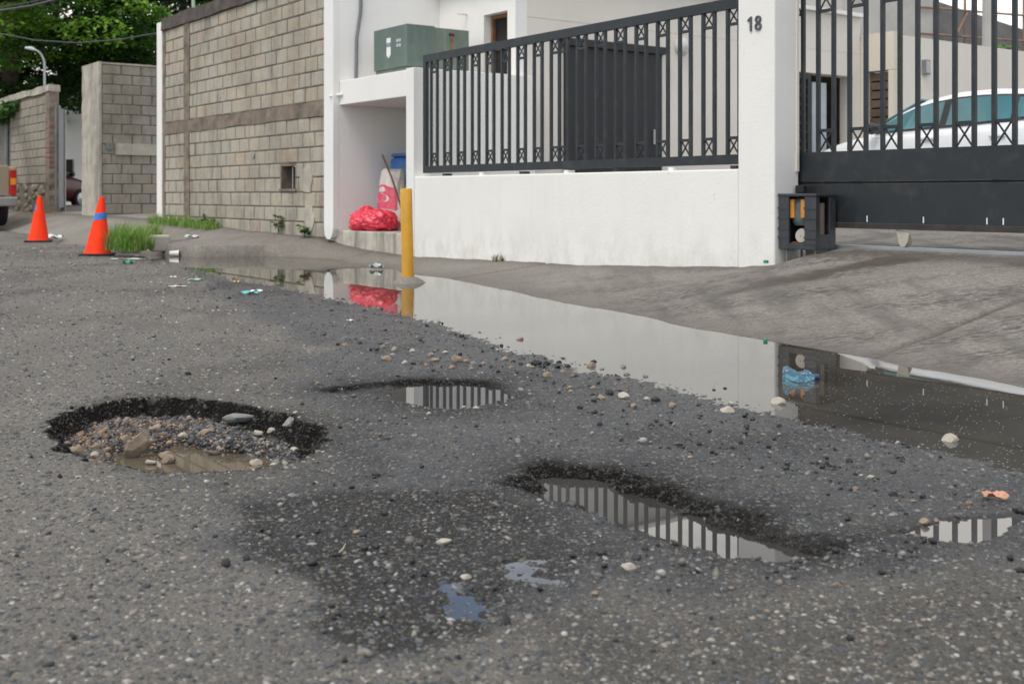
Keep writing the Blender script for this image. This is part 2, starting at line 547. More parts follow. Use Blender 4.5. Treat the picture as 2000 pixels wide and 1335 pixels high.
def road_eval(x, y, full=True):
    jx = fbm(x * 5, y * 5, 3, 3) * 0.05
    jy = fbm(x * 5, y * 5, 9, 3) * 0.05
    sp = -poly_sd(x + jx * 1.2, y + jy * 1.2, PUDDLE)
    z = np.where(sp > 0, 0.018 * (1 - np.exp(-sp * 1.5)), -0.05 * (1 - np.exp(sp * 1.0)))
    z = z + 0.0035 * fbm(x * 1.7, y * 1.7, 21, 3)
    z = z + 0.0026 * fbm(x * 28, y * 28, 5, 3) + 0.0018 * fbm(x * 75, y * 75, 6, 2)
    tar = np.zeros_like(z)
    grav = np.zeros_like(z)
    moist = np.zeros_like(z)
    k2x = fbm(x * 14, y * 14, 31, 2) * 0.034 + jx * 0.6
    k2y = fbm(x * 14, y * 14, 37, 2) * 0.034 + jy * 0.6
    chunk = fbm(x * 30, y * 30, 41, 2)
    chunk2 = fbm(x * 13, y * 13, 43, 2)
    for i, (poly, dep, wid) in enumerate(POTS):
        pa = np.array(poly)
        m = (x > pa[:, 0].min() - .5) & (x < pa[:, 0].max() + .5) & (y > pa[:, 1].min() - .5) & (y < pa[:, 1].max() + .5)
        if not m.any(): continue
        xm, ym = x[m], y[m]
        s = poly_sd(xm + k2x[m], ym + k2y[m], poly)
        if i < 3: moist[m] = np.maximum(moist[m], np.exp(-np.maximum(-s, 0) / 0.16) * (sstep(-1.25, -.55, xm) if i == 0 else 1.0))
        cy = pa[:, 1].mean(); hy = (pa[:, 1].max() - pa[:, 1].min()) / 2
        far = np.clip((ym - cy) / hy, -1, 1)
        if i == 2:      # near side shelves gently, far side is a crumbled bank
            nx, ny = 0.30, 0.95
            q = (xm - pa[:, 0].mean()) * nx + (ym - cy) * ny
            far = np.clip(q / 0.2, -1, 1)
        w = wid * np.where(far > 0, 1.0, 1.0 + (-far) * (0.3 if i == 0 else (-0.35 if i == 2 else 0.8)))
        d = sstep(0, 1, s / w)
        if i == 2: w = w * np.where(xm > .55, .5, 1.0)
        if i == 0:      # two steps in the far wall
            d = 0.22 * sstep(0, 0.3, s / w) + 0.78 * sstep(0.15, 1.0, s / w)
            dw = np.maximum(-poly_sd(xm + k2x[m], ym + k2y[m], WREG), 0)
            fl = 0.036 + 0.034 * sstep(0.0, 0.07, dw) + 0.026 * sstep(0.05, 0.35, dw) + 0.014 * fbm(xm * 7, ym * 7, 51, 3)
            dd = d * (dep - fl * sstep(0.2, 1.0, d))
        else:
            dd = d * dep * (0.30 + 0.70 * sstep(-.56, -.36, xm) if i == 1 else 1.0)
        wall = np.clip(d * (1 - d) * 4, 0, 1)
        dd = dd + wall * (chunk[m] * 0.55 + 0.65 * chunk2[m]) * (0.030 if i == 0 else 0.020 if i == 2 else 0.007)
        z[m] -= dd
        rim = np.exp(-np.maximum(-s, 0) / 0.05) * (s < 0) + (s >= 0)
        if i == 0:
            t = np.clip(rim * 0.22 * (s < 0) + (s >= 0) * (1 - sstep(0.92, 1.0, d)), 0, 1)
            grav[m] = np.maximum(grav[m], sstep(0.85, 0.97, d) * (dd < 0.105))
        elif i == 3:
            t = np.clip(wall * .4 + rim * 0.2, 0, 1)
        else:
            t = np.clip((wall * 1.1 + rim * 0.3) * (0.04 + 0.96 * sstep(-0.15, 0.35, far)) * (1.0 if i == 2 else sstep(.15, -.3, xm)) + 0.10 * (s > 0), 0, 1)
        tar[m] = np.maximum(tar[m], t)
    bk = sstep(-0.03, 0.05, poly_sd(x + k2x * 1.3, y + k2y * 1.3, BANK3)) * (0.62 + 0.35 * fbm(x * 9, y * 9, 71, 3))
    z = z - 0.008 * bk * (0.6 + chunk + chunk2)
    tar = np.maximum(tar, np.clip(bk, 0, 1))
    led = sstep(0, 0.06, poly_sd(x + k2x, y + k2y, LEDGE1))
    z = z - 0.018 * led * (1 - np.clip(grav * 2, 0, 1)) * (tar < 0.5)
    tar = np.maximum(tar, led * 0.42)
    for k, poly in enumerate(FILMS):
        fsd = sstep(-0.02, 0.035, poly_sd(x + k2x * 2.2, y + k2y * 2.2, poly))
        z = z - 0.007 * fsd
    wn_ = fbm(x * 2.2, y * 2.2, 61, 4)
    wet = sstep(-0.14, 0.10, poly_sd(x + jx * 3, y + jy * 3, WETP) + 0.10 * wn_)
    damp = sstep(-0.035, 0.045, poly_sd(x + jx * .7 + k2x * .8, y + jy * .7 + k2y * .8, DAMPP) + 0.012 * wn_)
    damp = damp * (1 - .5 * sstep(-.05, .40, x + .1 * wn_))
    damp = np.maximum(damp, np.clip(moist * (.75 + .9 * fbm(x * 4.5, y * 4.5, 83, 4)), 0, .85))
    damp = np.maximum(damp, .55 * wet * sstep(.18, .5, fbm(x * 1.6 + 3, y * 1.2, 87, 4)))
    damp2 = sstep(-0.12, 0.2, poly_sd(x + jx * 3, y + jy * 3, DAMP2) + 0.12 * wn_)
    damp = np.maximum(damp, damp2 * 0.5)
    return z + RD, wet, tar, damp, grav

def road_zs(x, y):
    return float(road_eval(np.array([x], float), np.array([y], float))[0][0])

def build_road():
    inv = np.concatenate([np.arange(1 / 1.2, 1 / 2.9, -0.00115), np.arange(1 / 2.9, 1 / 4.35, -0.00055), np.arange(1 / 4.35, 1 / 9.0, -0.00115)])
    ys = list(-np.array([14, 9, 6, 4, 2.5, 1.5, .7, 0, -.5, -.9])) + list(1 / inv) + list(9.0 * 1.035 ** np.arange(1, 50))
    ys = np.array(ys)
    sx = np.linspace(-1, 1, 640)
    w = np.where(ys > 1.25, 0.52 * ys + 0.55, 1.2 + (1.25 - ys) * 2.2)
    ext = (np.arange(1, 13) / 12.0) ** 1.5          # coarse strips carrying the road on to both sides
    out = w[:, None] + ext[None, :] * (0.5 * np.abs(ys[:, None]) + 5)
    X = np.concatenate([-out[:, ::-1], sx[None, :] * w[:, None], out], 1)
    Y = np.repeat(ys[:, None], X.shape[1], 1)
    x, y = X.ravel(), Y.ravel()
    z, wet, tar, damp, grav = road_eval(x, y)
    dx, dy = x - P0.x, y - P0.y
    a = dx * AX.x + dy * AX.y
    b = dx * BX.x + dy * BX.y
    be = np.interp(a, PEDGE_A, PEDGE_B)
    z = np.where(b > be + 0.02, np.minimum(z, RD - 0.03 - np.clip(b - be, 0, .5) * .2), z)
    nr, nc = X.shape
    idx = np.arange(nr * nc).reshape(nr, nc)
    q = np.stack([idx[:-1, :-1], idx[:-1, 1:], idx[1:, 1:], idx[1:, :-1]], -1).reshape(-1, 4)
    keep = (b < be + 0.7)[q].any(1)
    q = q[keep]
    used = np.unique(q)
    rem = np.full(nr * nc, -1); rem[used] = np.arange(len(used))
    o = np_mesh("road", np.stack([x, y, z], 1)[used], rem[q], mat_road(), None,
                {"wet": wet[used], "tar": tar[used], "damp": damp[used], "grav": grav[used]})
    tag(o, kind="structure")
    return o

def mat_road():
    m, nt, b = new_mat("asphalt")
    p = wpos(nt)
    at = lambda n: N(nt, "ShaderNodeAttribute", attribute_name=n).outputs["Fac"]
    wet, tar, damp, grav = at("wet"), at("tar"), at("damp"), at("grav")
    warp = N(nt, "ShaderNodeTexNoise", {"Vector": p, "Scale": 60.0, "Detail": 2.0})
    wv = N(nt, "ShaderNodeVectorMath", {0: warp.outputs["Color"], 1: (0.006, 0.006, 0.0)}, operation='MULTIPLY')
    pv = N(nt, "ShaderNodeVectorMath", {0: p, 1: wv.outputs[0]}, operation='ADD').outputs[0]
    # aggregate: three sizes of stone
    col, hgt, msk = None, None, None
    stone_ramp = [(0.0, (0.045, 0.05, 0.058)), (0.3, (0.085, 0.09, 0.095)), (0.5, (0.14, 0.135, 0.125)), (0.75, (0.22, 0.195, 0.16)), (0.92, (0.33, 0.31, 0.27)), (1.0, (0.42, 0.40, 0.36))]
    layers = []
    for sc, thr, seed in ((62.0, 0.42, 0.0), (120.0, 0.25, 3.1), (260.0, 0.2, 7.7)):
        mp = N(nt, "ShaderNodeMapping", {"Vector": pv, "Location": (seed, seed * 1.7, 0)})
        v = N(nt, "ShaderNodeTexVoronoi", {"Vector": mp.outputs["Vector"], "Scale": sc}, voronoi_dimensions='3D')
        sep = N(nt, "ShaderNodeSeparateXYZ", {"Vector": v.outputs["Color"]})
        sel = math_(nt, 'GREATER_THAN', sep.outputs["X"], thr)
        dm = N(nt, "ShaderNodeMapRange", {"Value": v.outputs["Distance"], "From Min": 0.30, "From Max": 0.48, "To Min": 1.0, "To Max": 0.0}).outputs["Result"]
        mk = math_(nt, 'MULTIPLY', sel, dm)
        hh = math_(nt, 'MULTIPLY', sel, N(nt, "ShaderNodeMapRange", {"Value": v.outputs["Distance"], "From Min": 0.0, "From Max": 0.5, "To Min": 1.0, "To Max": 0.0}).outputs["Result"])
        layers.append((mk, hh, ramp(nt, sep.outputs["Y"], stone_ramp), sep.outputs["Z"]))
    big = noise(nt, p, 0.9, 5)
    dry = ramp(nt, big, [(0.3, (0.185, 0.176, 0.160)), (0.7, (0.25, 0.236, 0.212))])
    grit = noise(nt, p, 420, 3, 0.7)
    dry = mixc(nt, ramp(nt, grit, [(0.35, 0.55), (0.6, 0.0)]), dry, (0.06, 0.058, 0.056))
    wet_skyc = mixc(nt, ramp(nt, grit, [(0.4, 0.5), (0.6, 0.0)]), (0.0235, 0.0262, 0.031), (0.009, 0.0102, 0.0125))  # wet darkening, with the bluish sky sheen mixed into the colour
    patch = noise(nt, p, 3.0, 6, 0.6)
    wetm = math_(nt, 'MULTIPLY', wet, ramp(nt, patch, [(0.3, 0.55), (0.58, 1.0)]), True)
    # wandering tyre-dark and dusty patches on the dry part
    dry = mixc(nt, ramp(nt, noise(nt, wpos(nt, (1.0, 0.5, 1)), 1.4, 6, 0.6), [(0.46, 0.0), (0.66, 0.75)]), dry, (0.070, 0.066, 0.062))
    binder = mixc(nt, wetm, dry, wet_skyc)
    binder = mixc(nt, math_(nt, 'MULTIPLY', damp, 0.78), binder, (0.030, 0.0285, 0.027))
    binder = mixc(nt, tar, binder, (0.0165, 0.0155, 0.0145))
    c = binder
    notar = math_(nt, 'SUBTRACT', 1.0, math_(nt, 'MULTIPLY', tar, 0.96), True)
    for (mk, hh, sc_, rz), amt in zip(layers[::-1], (0.5, 0.65, 0.8)):
        f = math_(nt, 'MULTIPLY', math_(nt, 'MULTIPLY', mk, amt), notar)
        f = math_(nt, 'MULTIPLY', f, math_(nt, 'SUBTRACT', 1.0, math_(nt, 'MULTIPLY', math_(nt, 'MAXIMUM', wetm, damp), 0.35)))
        c = mixc(nt, f, c, sc_)
    gv = mixc(nt, grav, c, (0.055, 0.046, 0.036))
    nt.links.new(gv, b.inputs["Base Color"])
    rgh = N(nt, "ShaderNodeMapRange", {"Value": wetm, "To Min": 0.92, "To Max": 0.36}).outputs["Result"]
    rgh = math_(nt, 'ADD', rgh, math_(nt, 'MULTIPLY', damp, 0.40))
    rgh = math_(nt, 'ADD', rgh, math_(nt, 'MULTIPLY', tar, 0.22), True)
    nt.links.new(rgh, b.inputs["Roughness"])
    sp = N(nt, "ShaderNodeMapRange", {"Value": wetm, "To Min": 0.25, "To Max": 0.62}).outputs["Result"]
    nt.links.new(math_(nt, 'SUBTRACT', math_(nt, 'SUBTRACT', sp, math_(nt, 'MULTIPLY', damp, 0.38), True), math_(nt, 'MULTIPLY', tar, 0.35), True), b.inputs["Specular IOR Level"])
    h = math_(nt, 'MULTIPLY', layers[0][1], 1.0)
    h = math_(nt, 'MAXIMUM', h, math_(nt, 'MULTIPLY', layers[1][1], 0.7))
    h = math_(nt, 'ADD', h, math_(nt, 'MULTIPLY', layers[2][1], 0.2))
    h = math_(nt, 'ADD', h, math_(nt, 'MULTIPLY', grit, 0.5))
    bump(nt, b, h, 1.0, 0.009)
    return m

road = build_road()

# ------------------------------------------------ stones set in the asphalt (nobody could count them)
def ico(sub=0):
    import bmesh
    bm = bmesh.new()
    bmesh.ops.create_icosphere(bm, subdivisions=sub + 1, radius=1.0)
    v = np.array([x.co[:] for x in bm.verts])
    f = np.array([[q.index for q in x.verts] for x in bm.faces])
    bm.free()
    return v, f

RNG = np.random.default_rng(11)
TONES = np.array([(0.05, 0.055, 0.06), (0.075, 0.085, 0.095), (0.11, 0.115, 0.12), (0.15, 0.145, 0.135), (0.20, 0.185, 0.162), (0.27, 0.245, 0.21), (0.34, 0.325, 0.295), (0.43, 0.415, 0.385), (0.24, 0.185, 0.155)])

def stones_mesh(name, x, y, z, rad, flat, cols, mat, sink=0.35, sub=0, jit=.13, smooth=True, wet=None):
    """many little rounded stones in one mesh; x.. are arrays"""
    bv, bf = ico(sub)
    n = len(x)
    sc = np.stack([rad * RNG.uniform(.8, 1.35, n), rad * RNG.uniform(.7, 1.05, n), rad * flat], 1)
    an = RNG.uniform(0, 2 * np.pi, n)
    tl = RNG.normal(0, .22, (n, 2))
    v = bv[None] * sc[:, None, :]
    v = v * (1 + RNG.normal(0, jit, (n, len(bv), 1)))
    zz = v[..., 2] + v[..., 0] * tl[:, :1] + v[..., 1] * tl[:, 1:]
    ca, sa = np.cos(an)[:, None], np.sin(an)[:, None]
    xx = v[..., 0] * ca - v[..., 1] * sa + x[:, None]
    yy = v[..., 0] * sa + v[..., 1] * ca + y[:, None]
    zz = zz + (z + rad * flat * (1 - 2 * sink))[:, None]
    V = np.stack([xx, yy, zz], -1).reshape(-1, 3)
    Fc = (bf[None] + (np.arange(n) * len(bv))[:, None, None]).reshape(-1, 3)
    C = np.repeat(cols, len(bv), 0)
    return np_mesh(name, V, Fc, mat, C, None if wet is None else {"wet": np.repeat(wet, len(bv))}, smooth)

mat_pebble = mat_attr_color("road_pebble", 0.7, 0.3, .4, 0, True)
mat_crumb = mat_attr_color("tar_crumb", 0.72, 0.8, 0.35)

def scatter_aggregate():
    n = 66000
    u = RNG.uniform(0, 1, n)
    Y = 1.45 * (17.0 / 1.45) ** (u ** 1.06)
    X = RNG.uniform(-1, 1, n) * (0.48 * Y + .12)
    z, wet, tar, damp, grav = road_eval(X, Y)
    dx, dy = X - P0.x, Y - P0.y
    a = dx * AX.x + dy * AX.y; b = dx * BX.x + dy * BX.y
    ok = (b < np.interp(a, PEDGE_A, PEDGE_B) - .05) & (z > RD - 0.006) & (tar < 0.3) & (grav < .1)
    X, Y, z, wet, damp = X[ok], Y[ok], z[ok], wet[ok], damp[ok]
    rad = np.clip(RNG.lognormal(math.log(0.0037), .42, len(X)), .0018, .011) * (1 + .14 * (Y - 1.6))
    ci = np.clip((RNG.beta(1.35, 2.25, len(X)) * 9).astype(int), 0, 8)
    col = TONES[ci] * RNG.uniform(.8, 1.15, (len(X), 1))
    dk = np.clip(wet * .60 * (1 - damp * .4), 0, .70)[:, None] * RNG.uniform(.55, 1.12, (len(X), 1))
    col = col * (1 - dk) * (1 - wet[:, None] * np.array([[.10, .04, -.04]]))  # wet stones darker, and tinted blue for the sky they reflect
    o = stones_mesh("road_aggregate", X, Y, z, rad, RNG.uniform(.45, .75, len(X)), col, mat_pebble, sink=.66, jit=.16, wet=wet * (1 - damp * .8))
    tag(o, kind="stuff")
    # loose crumbs of broken tar and small gravel, thick near the gutter and the holes
    n = 14000
    u = RNG.uniform(0, 1, n)
    Y = 1.9 * (11 / 1.9) ** u
    X = RNG.uniform(-1, 1, n) * (0.48 * Y)
    z, wet, tar, damp, grav = road_eval(X, Y)
    dx, dy = X - P0.x, Y - P0.y
    a = dx * AX.x + dy * AX.y; b = dx * BX.x + dy * BX.y
    band = sstep(-.2, .3, fbm(X * 1.3, Y * 1.3, 77, 3))
    sdp = -poly_sd(X, Y, PUDDLE)
    pr = (.012 + .13 * wet * band + .05 * np.exp(-np.abs(sdp - .25) / .3) + .25 * np.exp(-((np.hypot((X + .15) / 1.5, Y - 4.75)) / .32) ** 2)) * (z > RD - .004)
    ok = (RNG.uniform(0, 1, n) < pr) & (b < np.interp(a, PEDGE_A, PEDGE_B) - .05) & (grav < .1)
    X, Y, z, wet = X[ok], Y[ok], z[ok], wet[ok]
    rad = np.clip(RNG.lognormal(math.log(.0058), .35, len(X)), .003, .013) * (1 + .05 * (Y - 2))
    dark = RNG.uniform(0, 1, len(X)) < .62
    col = np.where(dark[:, None], np.array([[.02, .02, .021]]) * RNG.uniform(.6, 1.6, (len(X), 1)), TONES[RNG.integers(4, 9, len(X))] * .8)
    o = stones_mesh("loose_gravel", X, Y, z, rad, RNG.uniform(.55, .9, len(X)), col, mat_pebble, sink=.2, jit=.2, smooth=False, wet=wet * .7)
    tag(o, kind="stuff")

def scatter_walls():
    """black crumbly broken tar on the walls of the holes"""
    XS, YS = [], []
    for poly, n in ((POT1, 60000), (POT2, 14000), (POT3, 46000)):
        pa = np.array(poly)
        XS.append(RNG.uniform(pa[:, 0].min() - .12, pa[:, 0].max() + .12, n))
        YS.append(RNG.uniform(pa[:, 1].min() - .12, pa[:, 1].max() + .12, n))
    X, Y = np.concatenate(XS), np.concatenate(YS)
    z, wet, tar, damp, grav = road_eval(X, Y)
    ok = (RNG.uniform(0, 1, len(X)) < np.clip(tar - .22, 0, 1) * .75) & (grav < .5)
    X, Y, z = X[ok], Y[ok], z[ok]
    rad = np.clip(RNG.lognormal(math.log(.0032), .45, len(X)), .0016, .011)
    col = np.array([[.018, .017, .0165]]) * RNG.uniform(.4, 2.8, (len(X), 1))
    odd = RNG.uniform(0, 1, len(X)) < .10
    col[odd] = TONES[RNG.integers(0, 9, odd.sum())] * RNG.uniform(.15, .6, (odd.sum(), 1))
    o = stones_mesh("broken_tar", X, Y, z, rad, RNG.uniform(.6, 1., len(X)), col, mat_crumb, sink=.74, jit=.26, smooth=False)
    tag(o, kind="stuff")
    # gravel on the floor of the big hole
    pa = np.array(POT1)
    n = 30000
    X = RNG.uniform(pa[:, 0].min(), pa[:, 0].max(), n)
    Y = RNG.uniform(pa[:, 1].min(), pa[:, 1].max(), n)
    z, wet, tar, damp, grav = road_eval(X, Y)
    ok = RNG.uniform(0, 1, n) < grav
    X, Y, z = X[ok], Y[ok], z[ok]
    rad = np.clip(RNG.lognormal(math.log(.0040), .55, len(X)), .0018, .02)
    left = np.clip((-0.95 - X) / .35, 0, 1)
    warm = RNG.uniform(0, 1, len(X)) < (.05 + .28 * left)
    col = np.where(warm[:, None], np.array([[.30, .195, .12]]) * RNG.uniform(.3, 1.3, (len(X), 1)), TONES[np.clip((RNG.beta(1.1, 2.2, len(X)) * 9).astype(int), 0, 8)] * RNG.uniform(.35, 1.1, (len(X), 1)))
    o = stones_mesh("pothole_gravel", X, Y, z, rad, RNG.uniform(.5, .8, len(X)), col, mat_pebble, sink=.5, jit=.24, smooth=False, wet=np.full(len(X), .45))
    tag(o, kind="stuff")

scatter_aggregate()
scatter_walls()

# ------------------------------------------------ water
def grow(poly, d):
    p = np.array(poly)
    c = p.mean(0)
    v = p - c
    return [tuple(q) for q in c + v * (1 + d / np.linalg.norm(v, axis=1)[:, None])]

def water(name, poly, z, mat):
    me = bpy.data.meshes.new(name)
    me.from_pydata([(x, y, z + RD) for x, y in poly], [], [tuple(range(len(poly)))])
    import bmesh
    bm = bmesh.new(); bm.from_mesh(me)
    bmesh.ops.recalc_face_normals(bm, faces=bm.faces)
    for f in bm.faces:
        if f.normal.z < 0: f.normal_flip()
    bm.to_mesh(me); bm.free()
    me.materials.append(mat)
    o = bpy.data.objects.new(name, me)
    COL.objects.link(o)
    tag(o, kind="structure")
    return o

m_water = mat_water("gutter_water", (0.055, 0.050, 0.042), 0.012, 1.0, 0.004)
m_water_mud = mat_water("muddy_water", (0.10, 0.083, 0.058), 0.012)
m_water_thin = mat_water("thin_water", (0.045, 0.044, 0.043), 0.01)
_pd = [S(a, np.interp(a, PEDGE_A, PEDGE_B) + 0.25) for a in np.linspace(-9.0, 8, 60)]
_ra = [S(a, np.interp(a, [-9.0, -4.0, -2, .8, 2.7, 4.2, 8], [-2.75, -3.2, -3.35, -3.78, -4.05, -4.25, -5.0])) for a in np.linspace(8, -9.0, 40)]
water("puddle_water", [(p.x, p.y) for p in _pd + _ra], 0.0, m_water)
water("pothole_water", grow(POT1, -0.03), -0.088, m_water_mud)
water("pothole_water", grow(POT2, 0.0), -0.003, m_water_thin)
water("pothole_water", grow(POT3, -0.01), -0.021, m_water_thin)
water("pothole_water", grow(POT4, 0.05), 0.0045, m_water_thin)
for poly, pct in zip(FILMS, (64, 52, 0, 42, 30)):
    if not pct: continue
    pa = np.array(poly)
    gx, gy = np.meshgrid(np.linspace(pa[:, 0].min(), pa[:, 0].max(), 50), np.linspace(pa[:, 1].min(), pa[:, 1].max(), 50))
    gx, gy = gx.ravel(), gy.ravel()
    inn = poly_sd(gx, gy, poly) > 0.006
    zc = np.percentile(road_eval(gx[inn], gy[inn])[0], pct)
    water("puddle_water", grow(poly, 0.015), float(zc) - RD, m_water_thin)

# ------------------------------------------------ concrete apron, driveway ramp, yard
def mat_concrete():
    m, nt, b = new_mat("worn_concrete")
    p = wpos(nt)
    c = ramp(nt, noise(nt, p, 0.8, 6), [(0.3, (0.275, 0.253, 0.222)), (0.7, (0.37, 0.345, 0.305))])
    # dark rough worn patches, stretched along the street
    mp = N(nt, "ShaderNodeMapping", {"Vector": p, "Rotation": (0, 0, -ANG), "Scale": (1.0, 2.6, 1.0)})
    w1 = noise(nt, mp.outputs["Vector"], 1.1, 3, 0.5)
    w2 = noise(nt, mp.outputs["Vector"], 14, 6, 0.7)
    worn = N(nt, "ShaderNodeAttribute", attribute_name="worn").outputs["Fac"]
    f = math_(nt, 'MULTIPLY', math_(nt, 'MULTIPLY', worn, ramp(nt, w1, [(0.40, 0.12), (0.60, 1.0)])), ramp(nt, w2, [(0.44, 0.0), (0.56, 0.9)]))
    c = mixc(nt, f, c, (0.05, 0.046, 0.043))
    gr_ = noise(nt, p, 46, 5, .75)
    c = mixc(nt, ramp(nt, gr_, [(0.40, 0.55), (0.58, 0.0)]), c, (0.085, 0.078, 0.072))
    c = mixc(nt, ramp(nt, gr_, [(0.58, 0.0), (0.72, 0.5)]), c, (0.40, 0.37, 0.33))
    sk = N(nt, "ShaderNodeMapping", {"Vector": p, "Rotation": (0, 0, -ANG), "Scale": (3.0, 0.45, 1.0)})
    c = mixc(nt, math_(nt, 'MULTIPLY', worn, ramp(nt, noise(nt, sk.outputs["Vector"], 1.3, 5, .6), [(0.48, 0.0), (0.66, 0.65)])), c, (0.080, 0.070, 0.060))
    c = mixc(nt, ramp(nt, noise(nt, p, 240, 3, .7), [(0.36, 0.6), (0.6, 0.0)]), c, (0.09, 0.085, 0.08))
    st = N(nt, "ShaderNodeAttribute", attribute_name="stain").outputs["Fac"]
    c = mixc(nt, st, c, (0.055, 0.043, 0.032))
    ed = N(nt, "ShaderNodeAttribute", attribute_name="wetrim").outputs["Fac"]
    c = mixc(nt, math_(nt, 'MULTIPLY', ed, 0.7), c, (0.095, 0.08, 0.064))
    nt.links.new(c, b.inputs["Base Color"])
    r = math_(nt, 'SUBTRACT', 0.9, math_(nt, 'MULTIPLY', math_(nt, 'MAXIMUM', st, ed), 0.45))
    nt.links.new(r, b.inputs["Roughness"])
    h = math_(nt, 'ADD', math_(nt, 'ADD', math_(nt, 'MULTIPLY', w2, 1.0), math_(nt, 'MULTIPLY', gr_, 0.6)), math_(nt, 'MULTIPLY', noise(nt, p, 130, 4, .7), 0.35))
    bump(nt, b, h, 0.8, 0.016)
    return m

m_conc = mat_concrete()
def build_pavement():
    av = np.concatenate([np.arange(-30, -10, .35), np.arange(-10, 5.0, .035), np.arange(5, 13, .4)])
    bv = np.concatenate([np.arange(-3.3, 0.75, .035), np.arange(0.8, 3, .2), np.arange(3, 40, 2.0)])
    A, B = np.meshgrid(av, bv, indexing='ij')
    a, bb = A.ravel(), B.ravel()
    be = np.interp(a, PEDGE_A, PEDGE_B)
    rag = fbm(a * 2.2, bb * 2.2, 91, 4)
    z = pave_z(a + rag * .03, bb + rag * .05)
    out = (bb > be)
    z = z + out * (0.008 * fbm(a * 1.3, bb * 1.3, 93, 3) + 0.005 * fbm(a * 9, bb * 9, 95, 3)) * np.clip((bb - be) / .3, 0, 1)
    # joints between the poured bays
    jt = np.zeros_like(a)
    for ja, k in ((-3.05, 0.2), (2.55, 0.02), (-6.35, .05), (-10.4, .1)):
        jt = np.maximum(jt, np.exp(-((a - ja - k * (bb + 1) + .02 * fbm(bb * 3, a * 0, 4, 2)) / .022) ** 2) * (bb < 0.1) * out)
    jt = np.maximum(jt, np.exp(-((bb - 0.12 - .03 * fbm(a * 3, bb * 0, 8, 3)) / .03) ** 2) * (a > .5) * (a < 4.6))
    z = z - .02 * jt
    P = np.array([S(x, y) for x, y in ((.95, -.02), (1.35, .02), (1.25, -.25), (1.05, -.55), (.95, -.95), (.72, -1.3), (.55, -1.25), (.7, -.8), (.82, -.4))])[:, :2]
    x = P0.x + AX.x * a + BX.x * bb
    y = P0.y + AX.y * a + BX.y * bb
    jx = fbm(x * 4, y * 4, 15, 3) * .12
    stain = sstep(-.05, .08, poly_sd(x + jx, y - jx, [tuple(q) for q in P])) * .85
    # oily dirt under the gate and mould at the foot of the block wall
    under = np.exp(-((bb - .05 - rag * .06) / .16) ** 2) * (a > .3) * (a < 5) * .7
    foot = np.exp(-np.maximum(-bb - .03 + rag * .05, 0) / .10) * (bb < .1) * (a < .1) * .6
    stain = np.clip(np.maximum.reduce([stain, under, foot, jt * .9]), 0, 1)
    rim = np.exp(-np.maximum(z - RD - .004, 0) / np.where(a < -5, .016, .028)) * (bb < 0)
    nr, nc = A.shape
    idx = np.arange(nr * nc).reshape(nr, nc)
    q = np.stack([idx[:-1, :-1], idx[:-1, 1:], idx[1:, 1:], idx[1:, :-1]], -1).reshape(-1, 4)
    keep = (bb > be - .35)[q].all(1)
    # the gap left for the recess and the building
    q = q[keep]
    used = np.unique(q)
    rem = np.full(nr * nc, -1); rem[used] = np.arange(len(used))
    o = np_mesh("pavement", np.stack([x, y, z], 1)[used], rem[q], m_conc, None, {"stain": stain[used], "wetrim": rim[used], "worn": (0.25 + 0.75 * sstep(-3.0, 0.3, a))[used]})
    tag(o, kind="structure")

build_pavement()
g_ = MB()
for x0, x1, y0, y1 in ((-200, 200, -200, 200),):
    g_.grid([[(x0, y0, -.2), (x1, y0, -.2)], [(x0, y1, -.2), (x1, y1, -.2)]])
tag(g_.build("ground", mat_basic("earth", (0.16, 0.145, 0.12), .95, .25, 2.0)), kind="structure")
# ================================================================ WALLS AND BUILDINGS
m_white = mat_stucco("white_paint", (0.80, 0.79, 0.755))
m_white_hi = mat_stucco("white_paint_upper", (0.80, 0.79, 0.76), base_z=-3, rise=.1, spots=.12)
m_cream = mat_stucco("cream_paint", (0.70, 0.655, 0.59), base_z=-3, rise=.1, spots=.12)
m_inner = mat_stucco("recess_paint", (0.85, 0.83, 0.80), base_z=.25, rise=.5, spots=.3)
m_mortar = mat_basic("mortar", (0.15, 0.137, 0.115), .95, .3, 9, .5)
m_block = mat_block("concrete_block", [(0.45, 0.405, 0.33), (0.50, 0.46, 0.38), (0.42, 0.40, 0.335), (0.51, 0.445, 0.35), (0.46, 0.435, 0.365), (0.49, 0.40, 0.305), (0.43, 0.415, 0.35)])
m_block2 = mat_block("grey_concrete_block", [(0.33, 0.30, 0.24), (0.375, 0.34, 0.28), (0.31, 0.29, 0.24), (0.35, 0.31, 0.245)])
m_plaster = mat_basic("rough_plaster", (0.40, 0.37, 0.31), .92, .22, 4, .5, 60, dirt=(0.10, 0.09, 0.08), dscale=2.5, damt=.6, streak=True)
m_coping = mat_basic("mouldy_coping", (0.085, 0.072, 0.062), .95, .35, 5, .6, 60, dirt=(0.04, 0.037, 0.034), dscale=3.0, damt=.8)
m_beam = mat_basic("concrete_beam", (0.20, 0.16, 0.125), .95, .3, 5, .7, 50, dirt=(0.07, 0.06, 0.055), dscale=3.0, damt=.75)
m_brickred = mat_basic("red_brick", (0.23, 0.125, 0.095), .9, .3, 9, .5, dirt=(.25, .21, .17), dscale=8, damt=.8)
m_rubble = mat_block("rubble_stone", [(0.30, 0.26, 0.19), (0.22, 0.20, 0.16), (0.36, 0.32, 0.25), (0.26, 0.21, 0.16)])
m_post = mat_stucco("white_post", (0.80, 0.79, 0.76), base_z=.15, rise=.2)
m_black = mat_basic("charcoal_paint", (0.0135, 0.018, 0.0215), .5, .15, 8, .05, 120, dirt=(0.05, 0.045, 0.04), dscale=6, damt=.6)
m_blackdull = mat_basic("dull_black_steel", (0.012, 0.012, 0.0145), .55, .2, 6)
